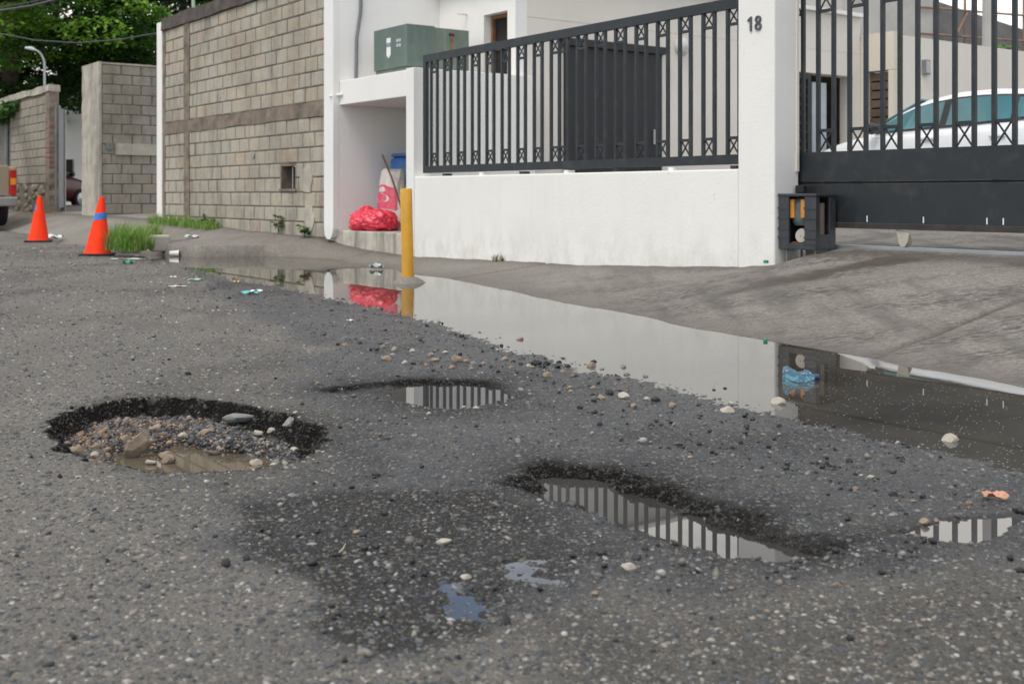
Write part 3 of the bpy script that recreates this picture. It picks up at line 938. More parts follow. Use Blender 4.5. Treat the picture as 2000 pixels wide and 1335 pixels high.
m_dark = mat_basic("dark_inside", (0.02, 0.018, 0.016), .9, .2)  # near-black sheets set behind openings stand for their unlit inside
m_rust = mat_basic("rusty_wood", (0.20, 0.10, 0.055), .8, .3, 10)
m_grey_metal = mat_basic("grey_metal", (0.17, 0.18, 0.19), .5, .2, 4, dirt=(0.08, 0.07, 0.06), dscale=3)
m_galv = mat_basic("galvanised", (0.38, 0.39, 0.40), .4, .1, 8, metal=.7)

def block_mesh(w=0.4, h=0.2, t=0.06, j=0.008, c=0.008, jx=0.016):
    """one block: chamfered front face (facing -y), butt sides"""
    x0, x1, z0, z1 = -w / 2 + jx, w / 2 - jx, -h / 2 + j, h / 2 - j
    rnd = random.uniform
    v = [(x0, t, z0), (x1, t, z0), (x1, t, z1), (x0, t, z1), (x0, c, z0), (x1, c, z0), (x1, c, z1), (x0, c, z1)]
    v += [(x0 + c + rnd(0, .006), rnd(-.002, .002), z0 + c + rnd(0, .006)), (x1 - c - rnd(0, .006), rnd(-.002, .002), z0 + c + rnd(0, .006)),
          (x1 - c - rnd(0, .006), rnd(-.002, .002), z1 - c - rnd(0, .006)), (x0 + c + rnd(0, .006), rnd(-.002, .002), z1 - c - rnd(0, .006))]
    f = []
    for a in (0, 4):
        for i in range(4):
            k = (i + 1) % 4
            f.append((a + i, a + k, a + 4 + k, a + 4 + i))
    f += [(8, 9, 10, 11), (3, 2, 1, 0)]
    me = bpy.data.meshes.new("block")
    me.from_pydata(v, [], f)
    import bmesh
    bm = bmesh.new(); bm.from_mesh(me); bmesh.ops.recalc_face_normals(bm, faces=bm.faces); bm.to_mesh(me); bm.free()
    return me

BLOCKS = {}
def blocks(root, a0, a1, b, z0, rows, mat, cuts=(), L=0.4, H=0.2, along='a', dz=0.0, name="block", off0=0.0):
    """courses of blocks on a wall face; the face looks to -b (along a) or to +a (along b)"""
    key = (mat.name, H)
    if key not in BLOCKS:
        ms = []
        for k in range(5):
            me = block_mesh(1.0, H) if False else block_mesh(.4, H)
            me.materials.append(mat)
            ms.append(me)
        BLOCKS[key] = ms
    rl = root_loc(root)
    for r in range(rows):
        zc = z0 + (r + .5) * H
        off = off0 + (L / 2 if r % 2 else 0) + random.uniform(-.02, .02)
        x = a0 - off
        while x < a1 - .02:
            segs = [(max(x, a0), min(x + L, a1))]
            for (c0, c1, cz0, cz1) in cuts:
                if cz0 < zc + H / 2 - .01 and cz1 > zc - H / 2 + .01:
                    ns = []
                    for s0, s1 in segs:
                        if c1 <= s0 or c0 >= s1: ns.append((s0, s1)); continue
                        if s0 < c0: ns.append((s0, c0))
                        if s1 > c1: ns.append((c1, s1))
                    segs = ns
            for s0, s1 in segs:
                if s1 - s0 < .05: continue
                o = bpy.data.objects.new(name, random.choice(BLOCKS[key]))
                COL.objects.link(o)
                o.parent = root
                m = (s0 + s1) / 2
                pr = random.uniform(-.004, .004)
                if along == 'a':
                    p = S(m, b + pr, zc)
                    o.rotation_euler = (0, random.uniform(-.004, .004), ANG)
                else:
                    p = S(b - pr, m, zc)
                    o.rotation_euler = (0, random.uniform(-.004, .004), ANG + math.pi / 2)
                o.location = p - rl
                o.scale = ((s1 - s0) / .4, 1, 1)
            x += L

# ------------------------------------------------ tall grey block wall beside the white building
bw = thing("block_wall", S(-10.6, 0, .2), "tall grey concrete block wall with a dark mouldy coping, next to the white building", "wall")
WA0, WA1 = -13.74, -7.57
wcut = (-8.95, -8.46, 0.80, 1.14)
mb = MB()
for (a0, a1, z0, z1) in ((WA0, wcut[0], 0, 3.6), (wcut[1], WA1, 0, 3.6), (wcut[0], wcut[1], 0, wcut[2]), (wcut[0], wcut[1], wcut[3], 3.6)):
    mb.sbox(a0, a1, .012, .20, z0, z1)
mb.build("mortar", m_mortar, bw)
blocks(bw, WA0 + .12, -12.70, 0, 0.15, 8, m_block, L=.36)
blocks(bw, -12.45, WA1, 0, 0.15, 8, m_block, cuts=[wcut], off0=.1, L=.36)
blocks(bw, WA0 + .12, -12.70, 0, 1.95, 8, m_block, L=.36)
blocks(bw, -12.45, WA1, 0, 1.95, 8, m_block, off0=.05, L=.36)

def rough_bar(a0, a1, b0, b1, z0, z1, name, mat, parent, n=26, amp=.012):
    """bar with ragged, hand-cast faces"""
    rows = []
    steps = np.linspace(a0, a1, n) if a1 - a0 > z1 - z0 else np.linspace(z0, z1, n)
    for s in steps:
        r = lambda: random.uniform(-amp, amp)
        if a1 - a0 > z1 - z0:
            sec = [S(s, b1, z0), S(s, b0 + r() * .5, z0 + r()), S(s, b0 + r() * .5, (z0 + z1) / 2), S(s, b0 + r() * .5, z1 + r()), S(s, b1, z1)]
        else:
            sec = [S(a0, b1, s), S(a0 + r(), b0 + r() * .5, s), S((a0 + a1) / 2, b0 + r() * .5, s), S(a1 + r(), b0 + r() * .5, s), S(a1, b1, s)]
        rows.append(sec)
    m = MB().grid(rows)
    k = len(rows[0])
    m.f.append(tuple(range(k))); m.f.append(tuple(range(k * (len(rows) - 1), k * len(rows))))
    return m.build(name, mat, parent)

rough_bar(WA0 + .1, WA1, -.008, .15, 1.752, 1.948, "beam", m_beam, bw)
rough_bar(WA0, WA1, -.035, .235, 3.552, 3.76, "coping", m_coping, bw, 40)
for p_ in (rough_bar(-12.70, -12.45, -.012, .1, .05, 1.75, "pillar", m_beam, bw), rough_bar(-12.70, -12.45, -.012, .1, 1.95, 3.55, "pillar", m_beam, bw), rough_bar(WA0, WA0 + .115, -.006, .1, .05, 3.55, "pillar", m_beam, bw)):
    pass
MB().sbox(-14.0, WA0 - .003, -.02, .22, .1, 3.72).build("end_post", m_post, bw, bevel=.01)
# small vent opening
fr = MB()
a0, a1, z0, z1 = wcut
for q in ((a0, a0 + .025, z0, z1), (a1 - .025, a1, z0, z1), (a0 + .025, a1 - .025, z1 - .025, z1), (a0 - .02, a1 + .02, z0 - .035, z0)):
    fr.sbox(q[0], q[1], .002 if q[2] >= z0 else -.015, .17, q[2], q[3])
wf = fr.build("window", m_beam, bw)
MB().sbox(a0 + .03, a1 - .03, .16, .175, z0, z1 - .03).build("backing", m_dark, wf)
for t in (.45, .72):
    aa = a0 + (a1 - a0) * t
    MB().sbox(aa - .016, aa + .016, .08, .10, z0, z1 - .03).build("bar", m_brickred if t > .6 else m_galv, wf)
# patches of smeared plaster
for pa, pz, pw_, ph in ((-8.14, .90, .22, .2), (-8.05, .42, .16, .2), (-9.9, 1.3, .09, .05)):
    pts = []
    for k in range(14):
        an = 2 * math.pi * k / 14
        r = random.uniform(.75, 1.1)
        pts.append(S(pa + pw_ * r * math.cos(an), -.012, pz + ph * r * math.sin(an)))
    MB().prism(pts, BX * .02).build("plaster_patch", m_plaster, bw)

# ------------------------------------------------ pier and block wall of the yard entrance further along
ew = thing("entrance_wall", S(-17.8, 0, .3), "plastered pier with a grey block wall running back from it, behind the orange cones", "wall")
EA0, EA1 = a_at(160, 0), a_at(193, 0)
rough_bar(EA0, EA1, 0, .055, .15, 3.38, "pier", m_plaster, ew, 20, .015)
MB().sbox(EA1 - .25, EA1 - .012, .06, 4.0, .15, 3.33).build("mortar", m_mortar, ew)
blocks(ew, .06, 2.6, EA1, .33, 15, m_block2, along='b')
MB().sbox(EA1 - .26, EA1 + .01, .06, 4.0, 3.335, 3.37).build("coping", m_plaster, ew)
MB().sbox(EA1 + .006, EA1 + .03, .32, 3.4, 1.52, 1.75).build("patch_band", m_plaster, ew)
MB().sbox(EA1 + .006, EA1 + .05, .14, .26, 1.62, 1.76).build("bracket", m_grey_metal, ew)

# ------------------------------------------------ far left wall on a rubble base
lw = thing("boundary_wall", S(-23, 0, .3), "old block wall on a rubble stone base, behind the tan pickup", "wall")
LA1 = a_at(97, 0)
MB().sbox(-31, LA1 - .02, .015, .2, .97, 3.05).build("mortar", m_mortar, lw)
blocks(lw, a_at(20, 0), LA1 - .36, 0, .98, 10, m_block2)
blocks(lw, -24.5, a_at(14, 0), 0.03, .98, 10, m_block2)
MB().tube([S(a_at(16, 0), -.03, .4), S(a_at(16, 0), -.03, 3.0)], .05).build("drain_pipe", m_grey_metal, lw, True)
rough_bar(-31, LA1, -.03, .23, 3.052, 3.2, "coping", m_plaster, lw, 30, .02)
rough_bar(LA1 - .35, LA1, -.006, .2, .2, 3.05, "pillar", m_beam, lw, 24, .02)
for k in range(9):
    z = 1.35 + k * .11
    MB().sbox(LA1 - .30 + random.uniform(-.04, .04), LA1 + .004, -.010, .1, z, z + random.uniform(.05, .09)).build("brick", m_brickred, lw)
MB().sbox(-31, LA1 - .36, .02, .25, 0, .97).build("base", m_mortar, lw)
bvs, bfs = ico(0)
for k in range(46):
    aa = random.uniform(LA1 - 4.2, LA1 - .45)
    zz = random.uniform(.25, .92)
    r = random.uniform(.09, .17)
    m = MB()
    m.v = [tuple(S(aa, 0.02, zz) + AX * (v[0] * r * random.uniform(.9, 1.25)) + BX * (v[1] * .05) + Vector((0, 0, v[2] * r * random.uniform(.6, .85)))) for v in bvs]
    m.f = [tuple(f) for f in bfs]
    m.build("stone", m_rubble, lw)

# gray metal gate leaf standing open
gp0, gp1 = Vector((*GT(97, 415, .27), 0)), None
gp0 = S(LA1 + .03, .12, .32); r_ = (124 - 1000) / F; gp1 = Vector((r_ * (gp0.y + 1.15), gp0.y + 1.15, .32))
gl = thing("metal_gate", gp0, "plain grey metal gate leaf standing open beside the broken brick pillar", "gate")
gd = (gp1 - gp0).normalized(); gn = Vector((gd.y, -gd.x, 0))
def obox(o, d, n, s0, s1, t0, t1, z0, z1):
    P = lambda s, t, z: o + d * s + n * t + Vector((0, 0, z))
    return [P(s0, t0, z0), P(s1, t0, z0), P(s1, t1, z0), P(s0, t1, z0), P(s0, t0, z1), P(s1, t0, z1), P(s1, t1, z1), P(s0, t1, z1)]
gL = (gp1 - gp0).length
MB().quadbox(obox(gp0, gd, gn, 0.02, gL * .55, -.02, .02, .1, 2.45)).build("panel", m_grey_metal, gl)
MB().quadbox(obox(gp0, gd, gn, gL * .55 + .01, gL - .05, -.02, .02, .1, 2.4)).build("panel", m_grey_metal, gl)
MB().quadbox(obox(gp0, gd, gn, gL - .045, gL + .03, -.05, .05, -.02, 2.4)).build("frame", m_galv, gl)

# ------------------------------------------------ the white building
wb = thing("white_building", S(-6.5, 1.5, .2), "white flat-roofed building with an open recess under a concrete slab, behind the charcoal fence", "building")
TOP = 3.52
# wing wall whose rounded front edge hangs just above the pavement
mb = MB()
prof = [(-7.56, 3.52)] + [(-7.56, .30), (-7.54, .2), (-7.48, .145), (-7.40, .14), (-7.34, .18), (-7.303, .28), (-7.30, .45), (-7.30, 3.52)]
mb.prism([S(a, -.03, z) for a, z in prof], BX * .08)
mb.build("front_edge", m_post, wb)
MB().sbox(-7.55, -7.303, .052, 1.75, .0, TOP).build("side_wall", m_inner, wb)
# street-facing wall with the window
wx0, wx1, wz0, wz1 = a_at(945, 1.58), a_at(991, 1.58), 2.15, 3.03
mb = MB()
for a0, a1, z0, z1 in ((-7.30, wx0, 0, TOP), (wx1, -5.54, 0, TOP), (wx0, wx1, 0, wz0), (wx0, wx1, wz1, TOP)):
    mb.sbox(a0, a1, 1.58, 1.76, z0, z1)
mb.build("front_wall", m_white_hi, wb)
win = MB().sbox(wx0 + .02, wx0 + .06, 1.68, 1.73, wz0, wz1).sbox(wx1 - .04, wx1, 1.68, 1.73, wz0, wz1).sbox(wx0 + .06, wx1 - .04, 1.68, 1.73, wz1 - .05, wz1).sbox(wx0 + .06, wx1 - .04, 1.68, 1.73, wz0, wz0 + .05).build("window", m_rust, wb)
MB().sbox(wx0 + .021, wx1 - .001, 1.735, 1.757, wz0 + .001, wz1 - .001).build("backing", m_dark, win)
MB().quadbox(obox(S(wx0 + .07, 1.70, 2.6), AX, BX, 0, .42, 0, .03, 0, .03)).build("shutter_rail", m_rust, win)
# side wall facing the driveway, with its long opening
DO0, DO1, DZ = 6.25, 8.2, 2.58
mb = MB()
mb.sbox(-5.80, -5.54, 1.76, DO0, 0, 2.93).sbox(-5.80, -5.54, DO1, 8.37, 0, 2.93).sbox(-5.80, -5.54, DO0, DO1, DZ, 2.93)
mb.sbox(-5.80, -5.545, 1.76, 8.37, 2.93, 2.945)
mb.sbox(-5.80, -5.54, 1.76, 8.37, 2.945, TOP)
mb.build("courtyard_wall", m_cream, wb)
MB().sbox(-9.0, -8.9, 6, 8.6, 0, 3).sbox(-8.9, -5.81, 8.62, 8.7, 0, 3).sbox(-8.9, -5.81, 5.9, 6.0, 0, 3).build("carport_wall", mat_basic("brown_inside", (.11, .085, .065), .8, .3, 3), wb)
MB().sbox(-9.6, -5.45, 1.4, 8.45, TOP + .003, TOP + .06).build("roof", m_white_hi, wb)
MB().sbox(-9.6, -7.56, .3, 1.5, TOP + .003, TOP + .06).build("roof", m_white_hi, wb)
# second block of the building, stepping out to the right
mb = MB()
mb.sbox(-5.535, -4.92, 8.38, 8.6, 2.66, 3.25).sbox(-5.535, -5.42, 8.38, 8.6, 0, 2.655).sbox(-5.02, -4.92, 8.38, 8.6, 0, 2.655)
mb.build("gable_wall", mat_stucco("tan_paint", (.62, .56, .475), base_z=-3, rise=.1), wb)
MB().sbox(-5.41, -5.03, 8.52, 8.56, .4, 2.64).build("backing", m_dark, wb)
for k in range(15):
    z = .55 + k * .14
    MB().sbox(-5.41, -5.03, 8.45, 8.48, z, z + .115).build("louvre_slat", mat_basic("brown_slat", (.10, .065, .045), .6, .3, 4) if k == 0 else bpy.data.materials["brown_slat"], wb)
MB().sbox(-5.0, -4.92, 8.603, 20, 0, 3.2).build("rear_wall", m_cream, wb)
# recess: slab, right wall, floor
MB().sbox(-7.30, -5.533, .06, 1.578, 1.87, 2.18).build("slab", m_white_hi, wb, bevel=.008)
MB().sbox(-5.53, -5.36, -.003, 1.75, -.05, 2.183).build("recess_wall", m_white, wb, bevel=.006)
sm = MB()
sm.sbox(-7.30, -5.533, .03, 1.578, -.05, .265)
sm.build("step", mat_basic("stained_step", (.46, .43, .37), .85, .25, 5, .5, 60, dirt=(.10, .085, .065), dscale=6, damt=.85, streak=True), wb, bevel=.012)
# conduit, spout, hook
MB().tube([S(-7.28, .37, 3.6), S(-7.28, .36, 3.1), S(-7.28, .30, 2.75), S(-7.28, .29, 2.19)], .022, 10).build("conduit", m_grey_metal, wb, True)
MB().tube([S(-7.35, -.06, 1.98), S(-7.32, .02, 2.0), S(-7.2, .05, 2.0)], .018, 8).build("spout", m_white_hi, wb, True)
MB().tube([S(-6.62, 1.58, 3.09), S(-6.62, 1.50, 3.09), S(-6.68, 1.47, 3.10)], .012, 8).build("hook", m_cream, wb, True)
# bulkhead lamp (unlit) on the side wall
lb = a_b = 4.43
MB().lathe([(.0, .10), (.06, .095), (.10, .07), (.125, .03), (.13, 0)], S(-5.54, lb, 2.77), 20, 'z', False)
mbl = MB()
for r_, h_ in ((.13, .0), (.128, .03), (.10, .07), (.055, .095), (.005, .102)):
    row = []
    for k in range(21):
        an = 2 * math.pi * k / 20
        row.append(S(-5.54, lb, 2.77) + AX * h_ + BX * (r_ * math.cos(an)) + Vector((0, 0, r_ * math.sin(an))))
    mbl.v += []
    if r_ == .13: rows_ = []
    rows_.append(row)
mbl.grid(rows_)
mbl.build("bulkhead_lamp", mat_basic("lamp_glass", (.55, .55, .53), .25, .05), wb, True)
# black steel door on the side wall
dr = MB().sbox(-5.535, -5.49, 2.34, 4.02, .4, 2.62).build("door", m_blackdull, wb)
MB().sbox(-5.535, -5.44, 2.28, 4.08, 2.625, 2.72).build("door_head", m_blackdull, dr)
MB().sbox(-5.488, -5.47, 3.85, 3.9, 1.4, 1.6).build("handle", m_galv, dr)
# black louvred door and grey panel in the opening
ld = MB().sbox(-5.60, -5.55, 6.27, 6.31, .5, 2.56).sbox(-5.60, -5.55, 7.12, 7.2, .5, 2.56).sbox(-5.60, -5.55, 6.31, 7.12, 2.48, 2.56).build("louvre_door", m_black, wb)
MB().sbox(-5.66, -5.64, 6.31, 7.12, .5, 2.48).build("backing", m_dark, ld)
for k in range(14):
    z = .55 + k * .138
    MB().quadbox([S(-5.62, 6.31, z + .06), S(-5.56, 6.31, z), S(-5.56, 7.12, z), S(-5.62, 7.12, z + .06), S(-5.62, 6.31, z + .075), S(-5.56, 6.31, z + .015), S(-5.56, 7.12, z + .015), S(-5.62, 7.12, z + .075)]).build("louvre_slat", m_black, ld)
MB().sbox(-5.75, -5.60, 7.28, 7.62, .5, 2.45).build("panel", mat_basic("blue_grey_panel", (.36, .40, .43), .5, .1), wb)

# ------------------------------------------------ low white wall and pillar on the street
pw = thing("low_wall", S(-2.6, 0, .1), "long low white rendered wall under the charcoal fence, ending in a tall pillar", "wall")
MB().sbox(-5.355, -.38, 0, .2, -.1, .925).build("panel", m_white, pw, bevel=.012)
for k in range(7):
    aa = -4.8 + k * .72
    MB().sbox(aa - .03, aa + .03, .05, .14, .926, .955).build("bracket", m_white if k % 2 else m_black, pw)
pl = MB().sbox(-.377, 0, -.004, .28, -.1, 2.75).build("pillar", m_white, pw, bevel=.012)
MB().sbox(-.41, .03, -.04, .31, 2.753, 2.83).build("cap", m_white, pl)
MB().sbox(.004, .02, .235, .262, .9, 2.4).build("guide_rail", m_cream, pl)
m_digit = mat_basic("dark_grey_metal", (.07, .072, .075), .4, .1)
def digit(name, outline_rows, a0, z0):
    """raised figure: ribbons given as (outer, inner) loops or plain polygons, in metres"""
    m = MB()
    for poly in outline_rows:
        if isinstance(poly[0][0], tuple):
            o_, i_ = poly
            n = len(o_)
            for y in (-.016, -.006):
                pass
            P = lambda q, y: S(a0 + q[0], y, z0 + q[1])
            rows = [[P(q, -.006) for q in o_], [P(q, -.016) for q in o_], [P(q, -.016) for q in i_], [P(q, -.006) for q in i_]]
            for r in rows: r.append(r[0])
            m.grid(rows)
        else:
            m.prism([S(a0 + x, -.006, z0 + z) for x, z in poly], BX * -.010)
    return tag(m.build(name, m_digit, pl), None)
ell = lambda cx, cz, rx, rz: [(cx + rx * math.cos(t), cz + rz * math.sin(t)) for t in np.linspace(0, 2 * math.pi, 25)[:-1]]
o1 = digit("house_number", [[(.018, 0), (.036, 0), (.036, .115), (.024, .115), (-.006, .092), (-.006, .078), (.018, .092)]], -.262, 2.006)
tag(o1, "dark metal figure one")
o8 = digit("house_number", [(ell(0, .031, .034, .032), ell(0, .031, .017, .016)), (ell(0, .086, .030, .029), ell(0, .086, .014, .0135))], -.160, 2.006)
tag(o8, "dark metal figure eight")

# ------------------------------------------------ charcoal fence on the low wall
fn = thing("steel_fence", S(-2.8, .1, .95), "charcoal steel fence of paired bars with small crosses, on the low white wall", "fence")
FB0, FB1 = .075, .105
fz0, fz1 = .965, 2.315
fa0, fa1 = -5.27, -.38
MB().sbox(fa0, fa1, FB0 - .008, FB1 + .008, fz0, fz0 + .08).build("bottom_rail", m_black, fn)
MB().sbox(fa0, fa1, FB0 - .008, FB1 + .008, fz1 - .085, fz1).build("top_rail", m_black, fn)
MB().sbox(fa0, fa0 + .055, FB0 - .008, FB1 + .008, fz0 + .0805, fz1 - .0855).build("post", m_black, fn)
bar_me = None
def add_bar(root, a, b, z0, z1, w=.029, mat=m_black, name="bar"):
    return MB().sbox(a - w / 2, a + w / 2, b, b + .025, z0, z1).build(name, mat, root)
def add_cross(root, a0, a1, b, z0, z1, up, mat=m_black):
    """cross piece: two thin diagonals in a square cell plus the cell's closing rung"""
    m = MB()
    t = .010
    for (za, zb), bo in (((z0, z1), .004), ((z1, z0), .012)):
        d = Vector((0, 0, t))
        p, q = S(a0, b + bo, za), S(a1, b + bo, zb)
        m.prism([p - d, q - d, q + d, p + d], BX * .008)
    zr = z0 if up else z1
    m.sbox(a0, a1, b + .002, b + .022, zr - .012, zr + .012)
    return m.build("brace", mat, root)
z0b, z1b = fz0 + .0805, fz1 - .0855
p_, gap = .2765, .128
pairs = [fa0 + .135 + .012 + k * p_ for k in range(9)]
pairs.append(pairs[-1] + gap)
pairs += [pairs[-1] + p_ * (k + 1) for k in range(8)]
barset = sorted({round(x, 4) for s in pairs for x in (s, s + gap)})
for x in barset:
    if x < fa1 - .03:
        add_bar(fn, x, FB0, z0b, z1b)
for s in pairs:
    if s + gap < fa1 - .01:
        add_cross(fn, s + .0135, s + gap - .0135, FB0, z1b - .125, z1b, True)
        add_cross(fn, s + .0135, s + gap - .0135, FB0, z0b, z0b + .135, False)

# ------------------------------------------------ sliding gate
sg = thing("sliding_gate", S(2.4, .32, .4), "charcoal sliding gate with solid lower panel and tall bars, beside the numbered pillar", "gate")
GB = .30
GA0, GA1 = -.15, 5.4
gz0, gz1, gzm = .508, 1.05, .81
MB().sbox(GA0, GA1, GB, GB + .04, gz0, gzm - .01).build("panel", m_black, sg)
MB().sbox(GA0, GA1, GB, GB + .04, gzm + .01, gz1).build("panel", m_black, sg)
MB().sbox(GA0, GA1, GB + .012, GB + .03, gzm - .009, gzm + .009).build("backing", m_dark, sg)
MB().sbox(GA0, GA1, GB - .012, GB + .05, gz0 - .042, gz0 - .002).build("bottom_rail", mat_basic("rusty_black", (.03, .026, .024), .7, .3, 6, dirt=(.10, .075, .05), dscale=5), sg)
MB().sbox(GA0, GA1, GB - .006, GB + .046, 2.32, 2.40).build("top_rail", m_black, sg)
step = .1475
k0 = a_at(1566, GB)
bars_ = [k0 + i * step for i in range(-1, 38)]
for i, x in enumerate(bars_):
    add_bar(sg, x, GB + .006, gz1 + .001, 2.319, .03)
for i in range(len(bars_) - 1):
    if i % 2 == 0:
        add_cross(sg, bars_[i] + .0155, bars_[i + 1] - .0155, GB + .006, gz1 + .001, gz1 + .165, False)
        add_cross(sg, bars_[i] + .0155, bars_[i + 1] - .0155, GB + .006, 2.14, 2.319, True)
for px in (1694, 1804, 1928, 1960):
    aa = a_at(px, GB)
    MB().sbox(aa - .004, aa + .004, GB - .004, GB - .001, gz0 + .01, gz0 + .055).build("paint_mark", m_white_hi, sg)
wa = a_at(1763, GB)
ww = MB().prism([S(wa - .055, GB + .0, gz0 - .043), S(wa + .055, GB + .0, gz0 - .06), S(wa + .04, GB + .0, gz0 - .13), S(wa + .015, GB, gz0 - .165), S(wa - .02, GB, gz0 - .165), S(wa - .035, GB, gz0 - .13)], BX * .008).build("wheel_bracket", m_plaster, sg)
mw = MB()
rows_ = []
for bb in (.010, .034):
    rows_.append([S(wa + .005, GB + bb, gz0 - .12) + AX * (.048 * math.cos(2 * math.pi * k / 20)) + Vector((0, 0, .048 * math.sin(2 * math.pi * k / 20))) for k in range(21)])
mw.grid(rows_)
mw.f.append(tuple(range(20))); mw.f.append(tuple(range(21, 41)))
mw.build("wheel", m_rubble, sg)
tr = MB().sbox(.05, 6.5, GB + .0, GB + .045, .2, pave_zs(2, .3) + .022).build("gate_track", m_galv)
tag(tr, "thin steel rail in the concrete under the sliding gate", "rail", kind="thing")

# ------------------------------------------------ gate motor in its broken cover
mo = thing("gate_motor", S(.2, .1, .25), "gate motor in a broken black plastic cover beside the pillar", "motor")
m_plast = mat_basic("black_plastic", (.035, .038, .044), .5, .2, 12)
ma0, ma1, mb0, mb1 = .012, .372, .03, .262
mz0, mz1 = z_at(489, .37, .03), z_at(381, .37, .03)
H_ = mz1 - mz0
cov = MB()
cov.sbox(ma0, ma0 + .10, mb0, mb0 + .02, mz0, mz1 - .012)                 # front left strip
cov.sbox(ma1 - .11, ma1, mb0, mb0 + .02, mz0, mz1 - .012)                # front right strip
cov.sbox(ma0 + .10, ma1 - .11, mb0, mb0 + .02, mz0, mz0 + H_ * .11)      # front sill
cov.build("front_cover", m_plast, mo, bevel=.004)
sc_ = MB()
sc_.sbox(ma1 - .02, ma1, mb0 + .021, mb0 + .045, mz0, mz1 - .012)
sc_.sbox(ma1 - .02, ma1, mb0 + .16, mb1, mz0, mz1 - .012)
sc_.sbox(ma1 - .02, ma1, mb0 + .045, mb0 + .16, mz0, mz0 + H_ * .28)
sc_.build("side_cover", m_plast, mo, bevel=.004)
MB().sbox(ma0 - .006, ma1 + .006, mb0 - .006, mb1, mz1 - .011, mz1 + .012).build("lid", m_plast, mo, bevel=.006)
MB().sbox(ma0, ma0 + .012, mb0 + .021, mb1, mz0, mz1 - .012).sbox(ma0 + .013, ma1 - .021, mb1 - .014, mb1, mz0, mz1 - .012).build("back_cover", m_plast, mo)
for t in (.24, .42, .62, .78, .88):
    for a_, b_ in ((ma0 - .003, ma0 + .103), (ma1 - .113, ma1 + .004)):
        if t > .85 and a_ < .1: continue
        MB().sbox(a_, b_, mb0 - .005, mb0 - .0005, mz0 + H_ * (1 - t) - .008, mz0 + H_ * (1 - t) + .008).build("rib", m_plast, mo)
dm = MB()
rows_ = []
cc = S((ma0 + ma1) / 2 - .02, mb0 + .11, mz0 + H_ * .68)
for zt in np.linspace(-.10, .11, 9):
    rr = .10 * (1 - max(0, abs(zt) / .11 - .55) ** 2 * 1.6)
    rows_.append([cc + AX * (rr * 1.05 * math.cos(2 * math.pi * k / 20)) + BX * (rr * .75 * math.sin(2 * math.pi * k / 20)) + Vector((0, 0, zt)) for k in range(21)])
dm.grid(rows_)
dm.f.append(tuple(range(21)))
dm.f.append(tuple(range(21 * 8, 21 * 9)))
hb = dm.build("housing", mat_basic("teal_grey_cover", (.085, .11, .125), .35, .2, 8), mo, True)
m_amber = mat_basic("orange_plastic", (.52, .22, .035), .4, .25, 12)
for s0 in (-.105, .035):
    MB().quadbox(obox(cc + AX * s0, AX, BX, 0, .075, -.088, -.03, -.045, .10)).build("orange_band", m_amber, hb, bevel=.006)
MB().lathe([(.045, -.02), (.05, -.01), (.05, .05), (.04, .06)], (0, 0, 0), 16)
rl_ = MB(); rows_ = []
c2 = S((ma0 + ma1) / 2 + .01, mb0 + .03, mz0 + H_ * .25)
for bo, rr in ((0, .005), (.0, .05), (.012, .056), (.06, .056)):
    rows_.append([c2 + BX * bo + AX * (rr * math.cos(2 * math.pi * k / 18)) + Vector((0, 0, rr * math.sin(2 * math.pi * k / 18))) for k in range(19)])
rl_.grid(rows_)
rl_.build("roller", mat_basic("cream_metal", (.42, .38, .33), .5, .2), mo, True)
MB().sbox(ma0 + .08, ma1 - .03, mb0 + .05, mb1 - .03, mz0 + .03, mz0 + .055).build("base_plate", m_rust, mo)
MB().tube([S(ma1 - .07, mb0 + .12, mz0 + .06), S(ma1 - .07, mb0 + .12, mz1 - .06)], .042, 14).build("capacitor", m_beam, mo, True)
for a_, b_ in ((.07, .06), (ma1 - .03, .06), (ma1 - .03, .23), (.07, .23)):
    MB().tube([S(a_, b_, mz0 - .09), S(a_, b_, mz0)], .009, 8).build("foot", m_grey_metal, mo)
MB().sbox(.03, .11, .2, .25, mz1 + .013, mz1 + .075).build("photocell", m_blackdull, mo, bevel=.006)

# ------------------------------------------------ air conditioner on the slab
ac = thing("air_conditioner", S(-6.4, .6, 2.18), "large weathered green metal air conditioning unit on the white slab", "air conditioner")
m_green = mat_basic("green_metal", (.095, .135, .115), .5, .15, 5, dirt=(.20, .21, .18), dscale=3.2, damt=.6, streak=True)
m_green2 = mat_basic("green_metal_faded", (.125, .16, .13), .5, .2, 5, dirt=(.25, .25, .2), dscale=3.5, damt=.75, streak=True)
aa0, aa1 = a_at(730, .3), a_at(795, .3)
az0, az1 = 2.275, z_at(46, aa1, .3)
MB().sbox(aa0, aa1, .3, .70, az0, az1).build("body", m_green, ac, bevel=.006)
MB().sbox(aa0, aa1 - .01, .703, 1.21, az0, az1 - .012).build("rear_panel", m_green2, ac, bevel=.006)
MB().sbox(aa0 + .02, aa1 - .02, .32, 1.19, 2.182, 2.272).build("base", m_green2, ac)
MB().sbox(aa1 - .0085, aa1 - .004, .93, .965, az0 + .02, az1 - .05).build("rust_streak", m_rust, ac)
MB().sbox(aa1 - .0085, aa1 - .002, .91, .985, az1 - .10, az1 - .07).build("handle", m_blackdull, ac)
la = aa0 + (aa1 - aa0) * .4
MB().sbox(la, la + .10, .2965, .299, az1 - .19, az1 - .13).build("sticker", m_white_hi, ac)
MB().sbox(la, la + .10, .2965, .299, az1 - .23, az1 - .195).build("sticker", mat_basic("sticker_blue", (.2, .24, .32), .5), ac)
MB().prism([S(la, .2965, az1 - .24), S(la + .1, .2965, az1 - .24), S(la + .1, .2965, az1 - .34), S(la + .05, .2965, az1 - .38), S(la, .2965, az1 - .34)], BX * .0025).build("sticker", m_white_hi, ac)
